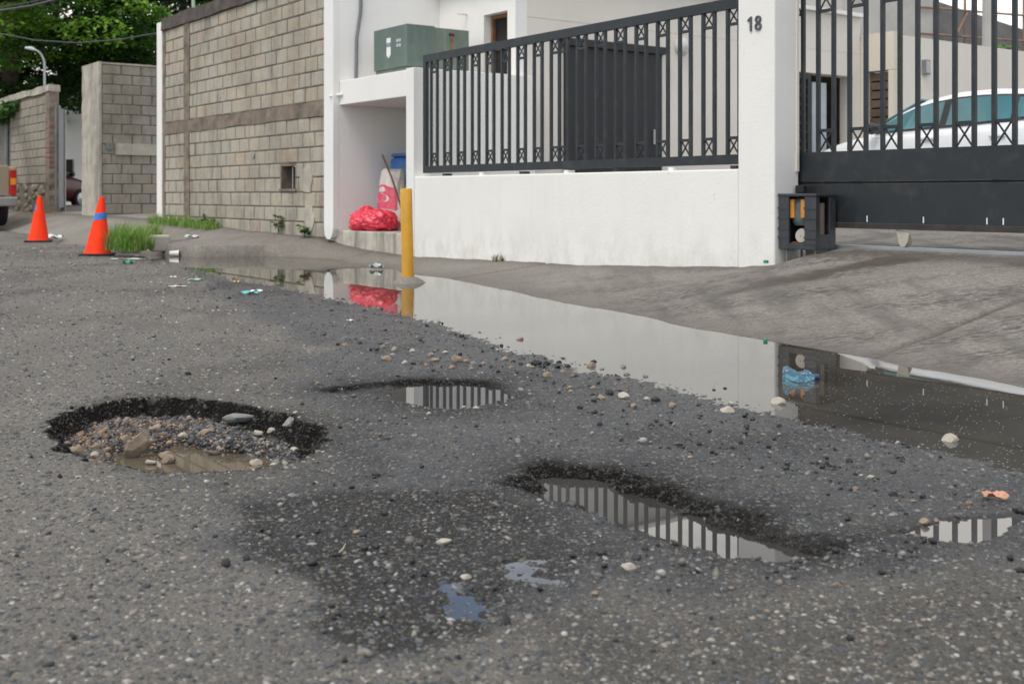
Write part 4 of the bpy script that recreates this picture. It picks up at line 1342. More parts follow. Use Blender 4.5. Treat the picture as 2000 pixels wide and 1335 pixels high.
for k in range(4):
    x, z = la + .24 + (k % 2) * .06, az1 - .20 - (k // 2) * .06
    MB().sbox(x, x + random.uniform(.035, .05), .2965, .299, z, z + .035).build("sticker", mat_basic("pale_sticker", (.5, .56, .55), .6) if k == 0 else bpy.data.materials["pale_sticker"], ac)
# ================================================================ OBJECTS
# ------------------------------------------------ yellow bollard on its mortar mound
bx, by = G(797, 552, 0.0)
bo = thing("bollard", (bx, by, RD), "tall yellow steel pipe bollard standing in the puddle on a mortar mound", "bollard")
bm_ = MB().lathe([(.052, .0), (.054, .04), (.054, .83), (.050, .842), (.03, .845)], (0, 0, 0), 28)
tilt = Matrix.Rotation(math.radians(-1.2), 4, 'Y')
bm_.v = [tuple(tilt @ Vector(v)) for v in bm_.v]
bm_.build("pipe", mat_basic("yellow_paint", (.62, .315, .025), .5, .12, 5, .1, 60, dirt=(.28, .16, .05), dscale=5, damt=.5, streak=True), bo, True, local=True)
mm = MB()
rows_ = []
for t in np.linspace(0, 1, 8):
    row = []
    for k in range(25):
        an = 2 * math.pi * k / 24
        r = .165 * (1 - t) * (1 + .10 * math.sin(3 * an + 1)) + .05 * t
        row.append((r * math.cos(an), r * math.sin(an), -.02 + .075 * (1 - (1 - t) ** 1.7)))
    rows_.append(row)
mm.grid(rows_).build("mound", m_conc, bo, True, local=True)

# ------------------------------------------------ traffic cones
m_orange = mat_basic("orange_cone", (0.90, 0.048, 0.011), .75, .06, 4, dirt=(.42, .05, .025), dscale=7, damt=.6, spec=.15, streak=True)
m_rubber = mat_basic("black_rubber", (.02, .02, .02), .7, .2)
m_tape = mat_basic("blue_tape", (.02, .17, .52), .35, .25, 25)
def cone(px, py, lean, label, band):
    x, y = G(px, py, .02)
    root = thing("traffic_cone", (x, y, road_zs(x, y) + .004), label, "traffic cone", "orange cones by the kerb", random.uniform(0, .5))
    s = root["s"] = 1.0
    sh = Matrix(((1, 0, lean, 0), (0, 1, 0, 0), (0, 0, 1, 0), (0, 0, 0, 1)))
    b = MB()
    pts = [(.20, -.2), (.2, .2), (-.2, .2), (-.2, -.2)]
    b.box(-.205, .205, -.205, .205, 0, .028)
    b.build("base", m_rubber, root, bevel=.01, local=True)
    c = MB().lathe([(.175, .029), (.168, .045), (.155, .06), (.036, .72), (.030, .745), (.012, .75)], (0, 0, 0), 32)
    c.v = [tuple(sh @ Vector(v)) for v in c.v]
    c.build("cone", m_orange, root, True, local=True)
    if band:
        z0, z1 = band[0], band[1]
        r = lambda z: .155 - (.155 - .036) * (z - .06) / .66 + .003
        t = MB()
        rows_ = []
        seg = 30
        full = band[2]
        for z in (z0, z1):
            rows_.append([sh @ Vector((r(z + .012 * math.sin(q + 2)) * math.cos(q), r(z + .012 * math.sin(q + 2)) * math.sin(q), z + .012 * math.sin(q + 2))) for q in np.linspace(band[3], band[3] + full, seg)])
        t.grid(rows_).build("tape_band", m_tape, root, True, local=True)
    return root
cone(75, 472, .03, "orange traffic cone with a scrap of blue tape, farther cone near the pickup", (.52, .59, 1.2, 2.9))
cone(190, 497, .075, "leaning orange traffic cone with a blue tape band round it, nearer the grass", (.455, .54, 6.4, 0))

# ------------------------------------------------ cars
m_glass = mat_basic("car_glass", (.06, .16, .18), .04, .2, 1.5)  # teal of reflections and see-through is put into the base colour
m_tyre = mat_basic("tyre", (.018, .018, .019), .8, .2)
m_rim = mat_basic("alloy", (.45, .46, .47), .35, .1, metal=.8)
m_lampred = mat_basic("red_lens", (.45, .015, .012), .15, .2)
m_trim = mat_basic("black_trim", (.015, .015, .017), .4, .2)

def loft(sections, close=False):
    m = MB()
    m.grid(sections)
    k = len(sections[0])
    m.f.append(tuple(range(k)))
    m.f.append(tuple(range(k * (len(sections) - 1), k * len(sections))))
    return m

def wheel(root, x, y, r, side):
    prof = [(r * .62, -.09), (r * .95, -.10), (r, -.06), (r, .06), (r * .95, .10), (r * .62, .09)]
    w = MB().lathe(prof, (x, y, r), 26, 'y', False).build("wheel", m_tyre, root, True, local=True)
    h = MB().lathe([(r * .64, -.07), (r * .60, side * .07), (r * .2, side * .085), (.01, side * .09)], (x, y, r), 20, 'y', False)
    h.build("rim", m_rim, w, True, local=True)

def hatchback(loc, rotz, paint, label):
    root = thing("parked_car", loc, label, "car", None, rotz)
    st = [(2.0, .60, .32, .60, .62), (1.93, .72, .24, .68, .70), (1.6, .81, .2, .82, .85), (1.2, .845, .2, .91, .95), (.9, .85, .2, .955, .99), (.0, .855, .2, .99, 1.0), (-1.0, .855, .2, 1.03, 1.04), (-1.55, .84, .2, 1.07, 1.08), (-1.85, .78, .28, 1.05, 1.06), (-1.95, .68, .38, .95, .96)]
    secs = []
    for x, hw, zb, belt, top in st:
        half = [(0, zb), (hw * .85, zb), (hw * .98, zb + .12), (hw, (zb + belt) / 2), (hw * .985, belt - .06), (hw * .93, belt), (hw * .5, top), (0, top)]
        secs.append([(x, y, z) for y, z in half] + [(x, -y, z) for y, z in half[::-1][1:]])
    loft(secs).build("body", paint, root, True, local=True, angle=60, subsurf=1)
    gx = [1.02, .75, .45, .15, -.3, -.8, -1.25, -1.6, -1.92]
    gz = [.985, 1.13, 1.29, 1.40, 1.465, 1.475, 1.44, 1.35, 1.06]
    gb = [.955, .965, .975, .98, .99, 1.015, 1.04, 1.06, 1.05]
    hb_ = [.72, .76, .775, .785, .79, .79, .775, .755, .68]
    hr_ = [.70, .66, .62, .60, .595, .595, .59, .57, .62]
    f = lambda arr, x: float(np.interp(-x, [-q for q in gx], arr))
    def side(x, t, off=0.0, s=1):
        y = f(hb_, x) + (f(hr_, x) - f(hb_, x)) * t
        z = f(gb, x) + (max(f(gz, x) - .05, f(gb, x) + .005) - f(gb, x)) * t
        return (x, s * (y + off), z + off * .3)
    secs = []
    for x in gx:
        zb, zr, yb, yr = f(gb, x) - .02, f(gz, x), f(hb_, x), f(hr_, x)
        half = [(yb, zb), ((yb * .5 + yr * .5), zb * .5 + (zr - .05) * .5), (yr, max(zr - .05, zb + .01)), (yr - .10, max(zr - .008, zb + .015)), (0, max(zr, zb + .02))]
        secs.append([(x, y, z) for y, z in half] + [(x, -y, z) for y, z in half[::-1][1:]])
    loft(secs).build("roof", paint, root, True, local=True, angle=60)
    for s in (1, -1):
        for x0, x1, nm, mt, t0, t1 in ((.80, -1.52, "window_trim", m_trim, .03, .93), (.66, -.17, "side_window", m_glass, .09, .87), (-.27, -1.12, "side_window", m_glass, .09, .87), (-1.17, -1.44, "side_window", m_glass, .12, .82)):
            off = .006 if mt is m_trim else .012
            xs = np.linspace(x0, x1, 9)
            r0 = [side(x, t0, off, s) for x in xs]
            r1 = [side(x, t1, off, s) for x in xs]
            m = MB().grid([r0, r1])
            n = len(m.v)
            m.v += [(v[0], v[1] - s * .02, v[2]) for v in m.v]
            w = len(xs)
            for k in range(w - 1):
                m.f.append((k, k + 1, n + k + 1, n + k)); m.f.append((w + k, w + k + 1, n + w + k + 1, n + w + k))
            m.f.append((0, w, n + w, n)); m.f.append((w - 1, 2 * w - 1, n + 2 * w - 1, n + w - 1))
            m.build(nm, mt, root, local=True)
        mi = MB().lathe([(.02, -.09), (.065, -.07), (.08, 0), (.06, .07), (.02, .09)], (.72, s * .93, 1.03), 12, 'y')
        mi.build("mirror", m_trim, root, True, local=True)
        for hx in (-.05, -1.0):
            MB().box(hx - .10, hx + .10, s * .855 - .012, s * .855 + .02, .86, .895).build("door_handle", paint, root, bevel=.008, local=True)
        for wx in (1.25, -1.22):
            wheel(root, wx, s * .77, .30, s)
        MB().prism([(-1.80, s * .80, .80), (-1.62, s * .85, .84), (-1.62, s * .84, 1.02), (-1.84, s * .76, 1.02)], (0, s * .012, 0)).build("tail_light", m_lampred, root, local=True)
        MB().prism([(1.92, s * .70, .62), (1.62, s * .825, .70), (1.62, s * .80, .80), (1.90, s * .66, .70)], (0.012, s * .012, 0)).build("headlight", m_rim, root, local=True)
    ws = MB().prism([(.98, .66, 1.0), (.98, -.66, 1.0), (.2, -.55, 1.385), (.2, .55, 1.385)], (.016, 0, .022)).build("windscreen", m_glass, root, local=True)
    MB().prism([(-1.90, .58, 1.10), (-1.90, -.58, 1.10), (-1.62, -.52, 1.335), (-1.62, .52, 1.335)], (-.02, 0, .016)).build("rear_window", m_glass, root, local=True)
    return root

m_carwhite = mat_basic("white_car_paint", (.72, .74, .76), .2, .03, 2)
fwd = math.atan2(-AX.y, -AX.x)
hc_ = hatchback(S(-3.22, 7.55, .54), fwd, m_carwhite, "white hatchback with teal windows parked behind the charcoal gate")
hc_.scale = (1.06, 1.06, 1.06)
m_carred = mat_basic("dark_red_paint", (.09, .010, .011), .2, .1, 2)
rx = (133 - 1000) / F * 34.0
hatchback((rx - 1.15, 34.0, .3), fwd - .95, m_carred, "dark red car seen through the gap in the far gateway")

def pickup(loc, rotz):
    root = thing("pickup_truck", loc, "tan pickup truck at the kerb, only its tail showing", "pickup", None, rotz)
    tan = mat_basic("tan_car_paint", (.30, .235, .165), .25, .06, 2)
    b = MB()
    for s in (1, -1):
        b.box(-2.5, -.75, s * .9 - .05, s * .9 + .05, .52, 1.30)
    b.box(-2.45, -.7, -.85, .85, .55, .62)
    b.build("bed", tan, root, bevel=.03, local=True)
    tg = MB().box(-2.60, -2.52, -.76, .76, .66, 1.31).build("tailgate", tan, root, bevel=.02, local=True)
    MB().box(-2.615, -2.60, -.12, .12, 1.05, 1.13).build("handle", m_trim, tg, local=True)
    bp = MB().box(-2.78, -2.52, -.90, .90, .44, .64).build("bumper", mat_basic("chrome_bumper", (.30, .29, .28), .35, .2, 4, metal=.5), root, bevel=.03, local=True)
    for s in (1, -1):
        tl = MB().box(-2.605, -2.5, s * .84 - .07, s * .84 + .06, .68, 1.22).build("tail_light", m_lampred, root, bevel=.015, local=True)
        MB().box(-2.612, -2.5, s * .84 - .055, s * .84 + .05, .90, 1.04).build("indicator_lens", mat_basic("amber_lens", (.75, .28, .02), .2) if s > 0 else bpy.data.materials["amber_lens"], tl, local=True)
    secs = []
    for x, hw, zt in ((-.72, .84, 1.30), (-.62, .86, 1.32), (.9, .88, 1.12), (1.2, .9, 1.10), (2.2, .88, 1.05), (2.5, .78, .9)):
        half = [(0, .4), (hw, .42), (hw, .9), (hw * .95, zt - .08), (hw * .85, zt), (0, zt + .02)]
        secs.append([(x, y, z) for y, z in half] + [(x, -y, z) for y, z in half[::-1][1:]])
    loft(secs).build("body", tan, root, True, local=True)
    secs = []
    for x, z, w in ((-.72, 1.3, .78), (-.6, 1.74, .66), (.2, 1.76, .66), (.95, 1.15, .78)):
        half = [(.80, 1.12), (w, z - .05), (w - .1, z), (0, z + .01)]
        secs.append([(x, y, q) for y, q in half] + [(x, -y, q) for y, q in half[::-1][1:]])
    loft(secs).build("cab", tan, root, True, local=True)
    MB().prism([(-.735, .62, 1.36), (-.735, -.62, 1.36), (-.64, -.56, 1.68), (-.64, .56, 1.68)], (-.02, 0, 0)).build("rear_window", m_glass, root, local=True)
    for wx in (1.5, -1.55):
        for s in (1, -1):
            wheel(root, wx, s * .80, .37, s)
pk = S(-22.82, -1.83, .03)
pickup(pk, fwd)

# ------------------------------------------------ things in the recess
m_redbag = mat_basic("red_plastic_bag", (.68, .035, .07), .3, .12, 12)
m_sack = mat_basic("woven_sack", (.62, .57, .53), .6, .12, 30, .3, 200, dirt=(.35, .3, .28), dscale=9)
m_sackred = mat_basic("sack_print", (.62, .06, .12), .55, .15, 30, dirt=(.55, .45, .42), dscale=18, damt=.5)
def lump(name, c, r, mat, parent, seed, squash=1.0, crease=.18, sub=3, top_pinch=0):
    v, f = ico(sub)
    v = v.copy()
    d = 1 + crease * fbm(v[:, 0] * 2.1 + v[:, 2] * 1.7 + seed, v[:, 1] * 2.1 - v[:, 2] * 1.1 + seed * 1.7, seed, 3)
    d = d + .035 * np.abs(fbm(v[:, 0] * 4.5 + seed, v[:, 2] * 4.5 + v[:, 1] * 3, seed + 9, 2))
    cr = np.abs(fbm(v[:, 0] * 3.3 + v[:, 1] + seed, v[:, 2] * 3.3 - v[:, 1], seed + 5, 3))
    d = d - crease * .9 * np.exp(-cr / .07) * .5
    v = v * d[:, None] * np.array(r)
    v[:, 2] = np.maximum(v[:, 2], -r[2] * .72)
    m = MB()
    m.v = [tuple(q + np.array(c)) for q in v]
    m.f = [tuple(q) for q in f]
    return m.build(name, mat, parent, True, angle=0)
bgp = S(-6.8, .30, .265)
bag = thing("rubbish_bag", bgp, "crumpled red plastic rubbish bag lying on the recess step", "bag")
lump("bag", S(-6.88, .24, .375), (.24, .19, .155), m_redbag, bag, 3, crease=.32, sub=4)
lump("bag_fold", S(-6.62, .28, .38), (.25, .2, .165), m_redbag, bag, 8, crease=.34, sub=4)
kn = MB()
rows_ = []
for t in np.linspace(0, 1, 7):
    c = S(-6.90, .24, .42) + AX * (-.02 * t) + Vector((0, 0, .16 * t))
    rr = .11 * (1 - t) ** .7 + .035
    rows_.append([c + AX * (rr * (1 + .3 * math.sin(5 * q + t * 3)) * math.cos(q)) + BX * (rr * (1 + .3 * math.sin(5 * q + t * 3)) * math.sin(q)) for q in np.linspace(0, 2 * math.pi, 25)])
kn.grid(rows_).build("bag_neck", m_redbag, bag, True)
skp = S(-6.80, .58, .265)
sk = thing("sack", skp, "white woven sack with a red printed panel, standing behind the red bag", "sack")
def sack_row(t, off=0.0):
    c = skp + AX * (-.06 * t) + Vector((0, 0, .76 * t))
    wx = .245 * (1 - .18 * t) * (1 + .05 * math.sin(7 * t)) + off
    wy = .19 * (1 - .45 * t ** 2) + off
    out = []
    for q in np.linspace(0, 2 * math.pi, 33):
        e = 1 + .05 * math.sin(4 * q + 6 * t) + .04 * math.sin(9 * q - 11 * t)
        out.append(c + AX * (wx * e * math.cos(q)) + BX * (wy * e * math.sin(q)) + Vector((0, 0, .03 * math.sin(3 * q) * t)))
    return out
mm = MB().grid([sack_row(t) for t in np.linspace(0, 1, 14)])
mm.f.append(tuple(range(33 * 13, 33 * 14)))
bd = mm.build("body", m_sack, sk, True, angle=60)
pan = MB().grid([[p for p in sack_row(t, .006)[17:31]] for t in np.linspace(.36, .74, 6)])
pn = pan.build("printed_panel", m_sackred, sk, True)
for (t0, q0, rt, rq) in ((.66, 24, .045, 1.6), (.53, 24, .075, 3.4)):
    rows_ = []
    m = MB()
    ctr = []
    for k in range(16):
        an = 2 * math.pi * k / 16
        t = t0 + rt * math.sin(an); q = q0 + rq * math.cos(an)
        row = sack_row(t, .011); i = int(q); ctr.append(row[i].lerp(row[i + 1], q - i))
    m.prism(ctr, BX * .004).build("printed_oval", m_sack, pn)
stk = MB().tube([S(a_at(747, .40), .40, 1.22), S(a_at(765, .34), .34, .93), S(a_at(795, .24), .24, .35)], [.012, .013, .014], 8).build("stick", mat_basic("brown_stick", (.09, .055, .035), .8, .3, 20), None, True)
tag(stk, "thin brown wooden stick leaning in the recess behind the sack", "stick", kind="thing")
brl = thing("barrel", S(a_at(803, .95), .95, .265), "blue plastic barrel at the back of the recess, mostly hidden by the wall", "barrel")
m_blue = mat_basic("blue_plastic", (.03, .13, .36), .4, .12, 4)
MB().lathe([(.24, 0), (.27, .03), (.275, .28), (.285, .30), (.275, .32), (.275, .6), (.285, .62), (.275, .64), (.265, .9), (.22, .95)], (0, 0, 0), 28).build("body", m_blue, brl, True, local=True)
MB().lathe([(.245, .951), (.262, .952), (.262, .985), (.24, .99)], (0, 0, 0), 28).build("lid", m_blue, brl, True, local=True)

# ------------------------------------------------ background beyond the walls
hw_ = thing("far_house", ((140 - 1000) / F * 42, 42, .3), "plain white house wall glimpsed through the far gateway", "house")
xx = (140 - 1000) / F * 42
MB().box(xx - 1.2, xx + 3.0, 42, 46, .3, 4.2).build("wall", m_white_hi, hw_)
MB().box(xx - .28, xx + .04, 41.94, 41.998, .6, 2.0).build("window", m_dark, hw_)
MB().box(xx - 1.4, xx + 3.2, 41.8, 46.2, 4.203, 4.35).build("roof", m_white_hi, hw_)

ub = thing("unfinished_building", S(-4.5, 22, .6), "grey unfinished concrete building with rusty scaffolding, behind the yard wall", "building")
m_conc2 = mat_basic("pale_raw_concrete", (.42, .41, .39), .9, .12, .8, .2, 20, dirt=(.28, .27, .26), dscale=1.5)
m_conc3 = mat_basic("shaded_raw_concrete", (.17, .165, .165), .9, .2, 1.2, .2, 20, dirt=(.09, .085, .085), dscale=2.5)  # dark face beside the lit pale one: its shade is in the colour
ub0 = Vector(((1690 - 1000) / F * 30, 30, 0))
ud = Vector((.96, .28, 0)).normalized(); un = Vector((-ud.y, ud.x, 0))
MB().quadbox(obox(ub0 + Vector((-.6, 0, 0)), ud, un, 0, 2.75, 0, 6, .5, 6.6)).build("pale_wall", m_conc2, ub)
MB().quadbox(obox(ub0 + Vector((-.6, 0, 0)), ud, un, -2.4, -.02, .4, 6, .5, 5.45)).build("pale_wall", m_conc2, ub)
MB().quadbox(obox(ub0 + Vector((-.6, 0, 0)), ud, un, -2.4, 2.75, -.01, .3, 4.75, 4.85)).build("ledge", m_conc3, ub)
q_ = ub0 + Vector((-.6, 0, 0)) + ud * 2.76 + un * .5
m = MB()
P_ = lambda s, t, z: q_ + ud * s + un * t + Vector((0, 0, z))
m.quadbox([P_(0, 0, .5), P_(4.5, 0, .5), P_(4.5, 5, .5), P_(0, 5, .5), P_(0, 0, 6.1), P_(4.5, 0, 5.05), P_(4.5, 5, 5.05), P_(0, 5, 6.1)])
m.build("dark_wall", m_conc3, ub)
m_scaf = mat_basic("rusty_tube", (.24, .15, .11), .7, .25, 5)
for s in (.1, 1.0, 1.9, 2.9):
    MB().tube([P_(s, -.5, .6), P_(s, -.5, 6.9)], .035, 6).build("scaffold_pole", m_scaf, ub)
for z in (4.3, 5.0, 5.7):
    MB().tube([P_(-.5, -.56, z), P_(3.4, -.56, z - .1)], .03, 6).build("scaffold_rail", m_scaf, ub)
MB().tube([P_(.1, -.6, 4.0), P_(1.0, -.6, 5.6)], .03, 6).build("scaffold_rail", m_scaf, ub)
up_ = (1933 - 1000) / F * 22.5
po = thing("concrete_pole", (up_, 22.5, .6), "thick pale concrete pole standing behind the yard wall", "pole")
MB().lathe([(.15, 0), (.125, 7)], (0, 0, 0), 16).build("shaft", m_conc2, po, True, local=True)
MB().lathe([(.155, 2.55), (.16, 2.6), (.155, 2.65)], (0, 0, 0), 16, 'z', False).build("collar", m_galv, po, True, local=True)
sgn = thing("wall_box", S(-4.9, 9.35, 2.5), "small grey electrical box on the cream yard wall", "box")
MB().sbox(-4.915, -4.86, 9.1, 9.25, 2.62, 2.85).build("case", m_grey_metal, sgn)
MB().sbox(-4.86, -4.85, 9.12, 9.23, 2.64, 2.83).build("cover", m_galv, sgn)
rl = thing("guard_rail", S(-4.3, 13.2, 1.6), "short black steel railing high on the yard wall", "railing")
ra = lambda px, b_: a_at(px, b_)
MB().sbox(-4.915, -4.87, 12.0, 14.0, 2.02, 2.07).build("rail", m_black, rl)
MB().sbox(-4.915, -4.87, 12.0, 14.0, 1.78, 1.82).build("rail", m_black, rl)
MB().sbox(-4.915, -4.87, 12.0, 12.06, 1.6, 2.019).build("post", m_black, rl)

# street lamp on the left
lx = (87 - 1000) / F * 30
sl = thing("street_lamp", (lx, 30, .3), "slim grey street lamp with a curved arm above the old wall", "street lamp")
tp = CAMH + (380 - 95) / F * 30
pth = [(lx, 30, .3), (lx, 30, tp - .45)] + [(lx - .30 * (1 - math.cos(t)), 30, tp - .45 + .42 * math.sin(t)) for t in np.linspace(.2, 1.5, 7)]
MB().tube(pth, .032, 8).build("pole", m_galv, sl, True)
MB().tube([(lx - .25, 30, tp - .03), (lx - .34, 30, tp + .005), (lx - .5, 30, tp + .02)], [.035, .055, .03], 8).build("lamp_head", mat_basic("lamp_white", (.6, .62, .64), .4), sl, True)

# overhead wires
m_wire = mat_basic("wire", (.06, .06, .065), .6)
def wire(pts, r, label, Y):
    P = [Vector(((px - 1000) / F * yy, yy, CAMH + (380 - py) / F * yy)) for px, py, yy in pts]
    out = []
    for i in range(len(P) - 1):
        for t in np.linspace(0, 1, 8)[:-1]:
            out.append(P[i].lerp(P[i + 1], t))
    out.append(P[-1])
    o = MB().tube(out, r, 6).build("overhead_wire", m_wire, None, True)
    tag(o, label, "wire", kind="thing")
wire([(-260, 62, 21), (-60, 32, 21), (0, 21, 21), (60, 12, 21), (115, -2, 21), (300, -70, 21)], .022, "thick grey overhead cable crossing the top corner of the tree", 21)
wire([(-200, 12, 21.4), (-20, 18, 21.4), (40, 8, 21.4), (100, -4, 21.4), (300, -60, 21.4)], .010, "thin overhead wire just above the thick cable", 21)
wire([(-220, 40, 22), (0, 66, 21.7), (70, 79, 21.5), (150, 84, 21.2), (230, 78, 20.8), (313, 64, 20.3)], .012, "sagging overhead wire that ends at the block wall's white post", 21)
gpst = MB().tube([S(-12.55, .1, 3.72), S(-12.58, .1, 4.3)], .028, 8).build("stub_pole", mat_basic("pale_green_paint", (.32, .42, .34), .5), None, True)
tag(gpst, "short pale green pole standing on top of the block wall", "pole", kind="thing")

# ------------------------------------------------ trees
m_leaf = mat_attr_color("leaf", .55, 0, .35, .35)
m_bark = mat_basic("bark", (.075, .05, .04), .95, .35, 4, .8, 30)
def leaf_cloud(name, centres, per, size, tones, parent, spread, droop=.25, seed=1):
    rng = np.random.default_rng(seed)
    C = np.array([c[:3] for c in centres]); R = np.array([c[3] for c in centres])
    n = len(C) * per
    ci = np.repeat(np.arange(len(C)), per)
    d = rng.normal(0, 1, (n, 3)); d /= np.linalg.norm(d, axis=1)[:, None]
    rr = rng.uniform(.35, 1.0, n) ** .6
    p = C[ci] + d * (R[ci] * rr)[:, None] * np.array([1, 1, .38])
    # each leaf: a drooping pair of blades
    az = rng.uniform(0, 2 * np.pi, n)
    el = rng.normal(-droop, .35, n)
    L = size * rng.uniform(.6, 1.4, n)
    W = L * rng.uniform(.28, .42, n)
    ax = np.stack([np.cos(az) * np.cos(el), np.sin(az) * np.cos(el), np.sin(el)], 1)
    sd = np.stack([-np.sin(az), np.cos(az), rng.normal(0, .35, n)], 1)
    v = np.stack([p, p + ax * (L * .5)[:, None] + sd * W[:, None], p + ax * L[:, None], p + ax * (L * .5)[:, None] - sd * W[:, None]], 1).reshape(-1, 3)
    f = np.arange(n * 4).reshape(-1, 4)
    tn = np.array(tones)
    ctone = rng.integers(0, len(tn), len(C))
    col = tn[ctone[ci]] * rng.uniform(.7, 1.3, (n, 1)) * np.array([1, 1, 1])
    col = np.repeat(col, 4, 0)
    off = root_loc(parent) if parent else Vector((0, 0, 0))
    o = np_mesh(name, v - np.array(off), f, m_leaf, col, None, False)
    if parent: o.parent = parent
    return o

GREENS = [(.03, .085, .016), (.075, .19, .025), (.15, .32, .04), (.02, .05, .014), (.20, .38, .05), (.035, .10, .018), (.02, .06, .015)]
def tree(x, y, h, crown_r, crown_z, label, n_cl, per, seed, tones=GREENS, lean=(0, 0), size=.135, zmin=None):
    rng = np.random.default_rng(seed)
    root = thing("leafy_tree", (x, y, .2), label, "tree", "trees behind the left walls")
    tr_ = MB()
    top = Vector((x + lean[0], y + lean[1], crown_z))
    tr_.tube([(x, y, .1), (x + lean[0] * .3, y + lean[1] * .3, crown_z * .45), top], [.34, .26, .2], 10)
    tr_.build("trunk", m_bark, root, True)
    centres = []
    limbs = MB()
    for k in range(9):
        az = 2 * math.pi * k / 9 + rng.uniform(-.3, .3)
        el = rng.uniform(.15, .9)
        ln = crown_r * rng.uniform(.65, .95)
        e = top + Vector((math.cos(az) * math.cos(el) * ln, math.sin(az) * math.cos(el) * ln, math.sin(el) * ln * .9))
        mid = top.lerp(e, .5) + Vector((rng.uniform(-.4, .4), rng.uniform(-.4, .4), rng.uniform(.1, .6)))
        limbs.tube([top, mid, e], [.15, .09, .03], 6)
        for q in range(3):
            e2 = mid.lerp(e, .5) + Vector(rng.normal(0, crown_r * .25, 3))
            limbs.tube([mid, mid.lerp(e2, .5), e2], [.06, .04, .015], 5)
    limbs.build("limbs", m_bark, root, True)
    for k in range(n_cl):
        d = rng.normal(0, 1, 3); d /= np.linalg.norm(d)
        r = crown_r * rng.uniform(.45, 1.0) ** .7
        c = np.array(top) + d * r * np.array([1, 1, .8])
        if zmin and c[2] < zmin: c[2] = zmin + rng.uniform(0, .8)
        centres.append((c[0], c[1], c[2], rng.uniform(.55, 1.15)))
    leaf_cloud("crown", centres, per, size, tones, root, 1, .25, seed)
    return root
def at(px, Y): return (px - 1000) / F * Y
tree(at(20, 33), 33, 9, 4.2, 6.2, "large dark green tree with reddish limbs behind the old wall, over the pickup", 130, 420, 5, zmin=3.2)
tree(at(210, 36), 36, 10, 4.6, 6.6, "broad dark green tree behind the entrance pier", 150, 420, 6, zmin=3.6)
tree(at(130, 44), 44, 11, 4.8, 6.4, "tree with a dark trunk showing through the far gateway", 110, 330, 7, zmin=3.0)
tree(at(370, 45), 45, 9, 4.4, 5.6, "tall green tree rising behind the mouldy coping", 110, 330, 8, zmin=3.0)
tree(at(-120, 48), 48, 9, 5.0, 6.0, "distant tree at the far end of the street", 100, 190, 9, zmin=2.5)
LIME = [(.09, .17, .03), (.06, .12, .03), (.13, .20, .05)]
bsh = thing("bush", (at(1985, 27), 27, .6), "sunlit green bush behind the yard wall near the concrete pole", "bush")
leaf_cloud("foliage", [(at(1985, 27) + random.uniform(-1, 1.6), 27 + random.uniform(-.6, .6), random.uniform(2.6, 4.2), .55) for k in range(20)], 140, .2, LIME, bsh, 1, .2, 21)
MB().tube([(at(1985, 27), 27, .5), (at(1985, 27) + .1, 27, 3.2)], [.08, .04], 8).build("stem", m_bark, bsh, True)
spr = thing("creeper", S(a_at(20, 0), -.1, 2.6), "leafy green creeper hanging over the old wall's coping", "plant")
leaf_cloud("foliage", [(*S(a_at(px, 0), -.12, z), .26) for px, z in ((8, 2.75), (18, 2.85), (28, 2.8), (36, 2.95), (14, 2.6), (2, 2.7))], 90, .16, [(.06, .15, .03), (.09, .2, .04)], spr, 1, .3, 31)

# ------------------------------------------------ grass and weeds
m_grass = mat_attr_color("grass_blade", .6, 0, .3, .3)
def tuft(name, label, spots, n, hgt, seed, cat="grass", tones=((.15, .34, .045), (.11, .26, .04), (.24, .38, .09), (.3, .3, .13))):
    rng = np.random.default_rng(seed)
    V, Fc, C = [], [], []
    tn = np.array(tones)
    k = 0
    for (x, y, z, r) in spots:
        for i in range(n):
            a = rng.uniform(0, 2 * np.pi); q = r * math.sqrt(rng.uniform())
            bx, by = x + q * math.cos(a), y + q * math.sin(a)
            h = hgt * rng.uniform(.35, 1.1) * (1.15 - .5 * q / r)
            az = rng.uniform(0, 2 * np.pi); ln = h * rng.uniform(.15, .7)
            dx, dy = math.cos(az), math.sin(az)
            w = .0045 * rng.uniform(.7, 1.4)
            px_, py_ = -dy * w, dx * w
            for t, s in ((0, 1), (.55, .85)):
                V += [(bx + dx * ln * t * t - px_ * s, by + dy * ln * t * t - py_ * s, z + h * t), (bx + dx * ln * t * t + px_ * s, by + dy * ln * t * t + py_ * s, z + h * t)]
            V += [(bx + dx * ln - px_ * .1, by + dy * ln - py_ * .1, z + h * .93), (bx + dx * ln + px_ * .1, by + dy * ln + py_ * .1, z + h * .93)]
            Fc += [(k, k + 1, k + 3, k + 2), (k + 2, k + 3, k + 5, k + 4)]
            c = tn[rng.integers(0, len(tn))] * rng.uniform(.7, 1.3)
            C += [c] * 6
            k += 6
    root = thing(name, spots[0][:3], label, cat)
    o = np_mesh("blades", np.array(V) - np.array(spots[0][:3]), np.array(Fc), m_grass, np.array(C), None, False)
    o.parent = root
    return root
def gs(px, py, z, r):
    x, y = GT(px, py, z)
    return (x, y, z - .01, r)
tuft("grass_tuft", "thick clump of long green grass at the kerb, right of the leaning cone", [gs(px, py, .03, .15) for px, py in ((220, 480), (300, 470), (228, 486), (245, 488), (262, 488), (280, 484), (292, 477), (255, 479), (238, 477), (272, 475))], 260, .36, 41)
tuft("grass_tuft", "low green weeds growing along the foot of the block wall", [(*S(a, -.12 - .1 * (i % 2), pave_zs(a, -.15))[:3], .16) for i, a in enumerate(np.linspace(-13.6, -11.0, 12))], 130, .20, 42)
tuft("grass_tuft", "a few dry blades at the wall foot by the white fence wall", [(*S(a, -.03, pave_zs(a, -.05))[:3], .03) for a in (-3.7, -3.6)], 18, .10, 43, tones=((.2, .17, .06), (.1, .12, .04)))
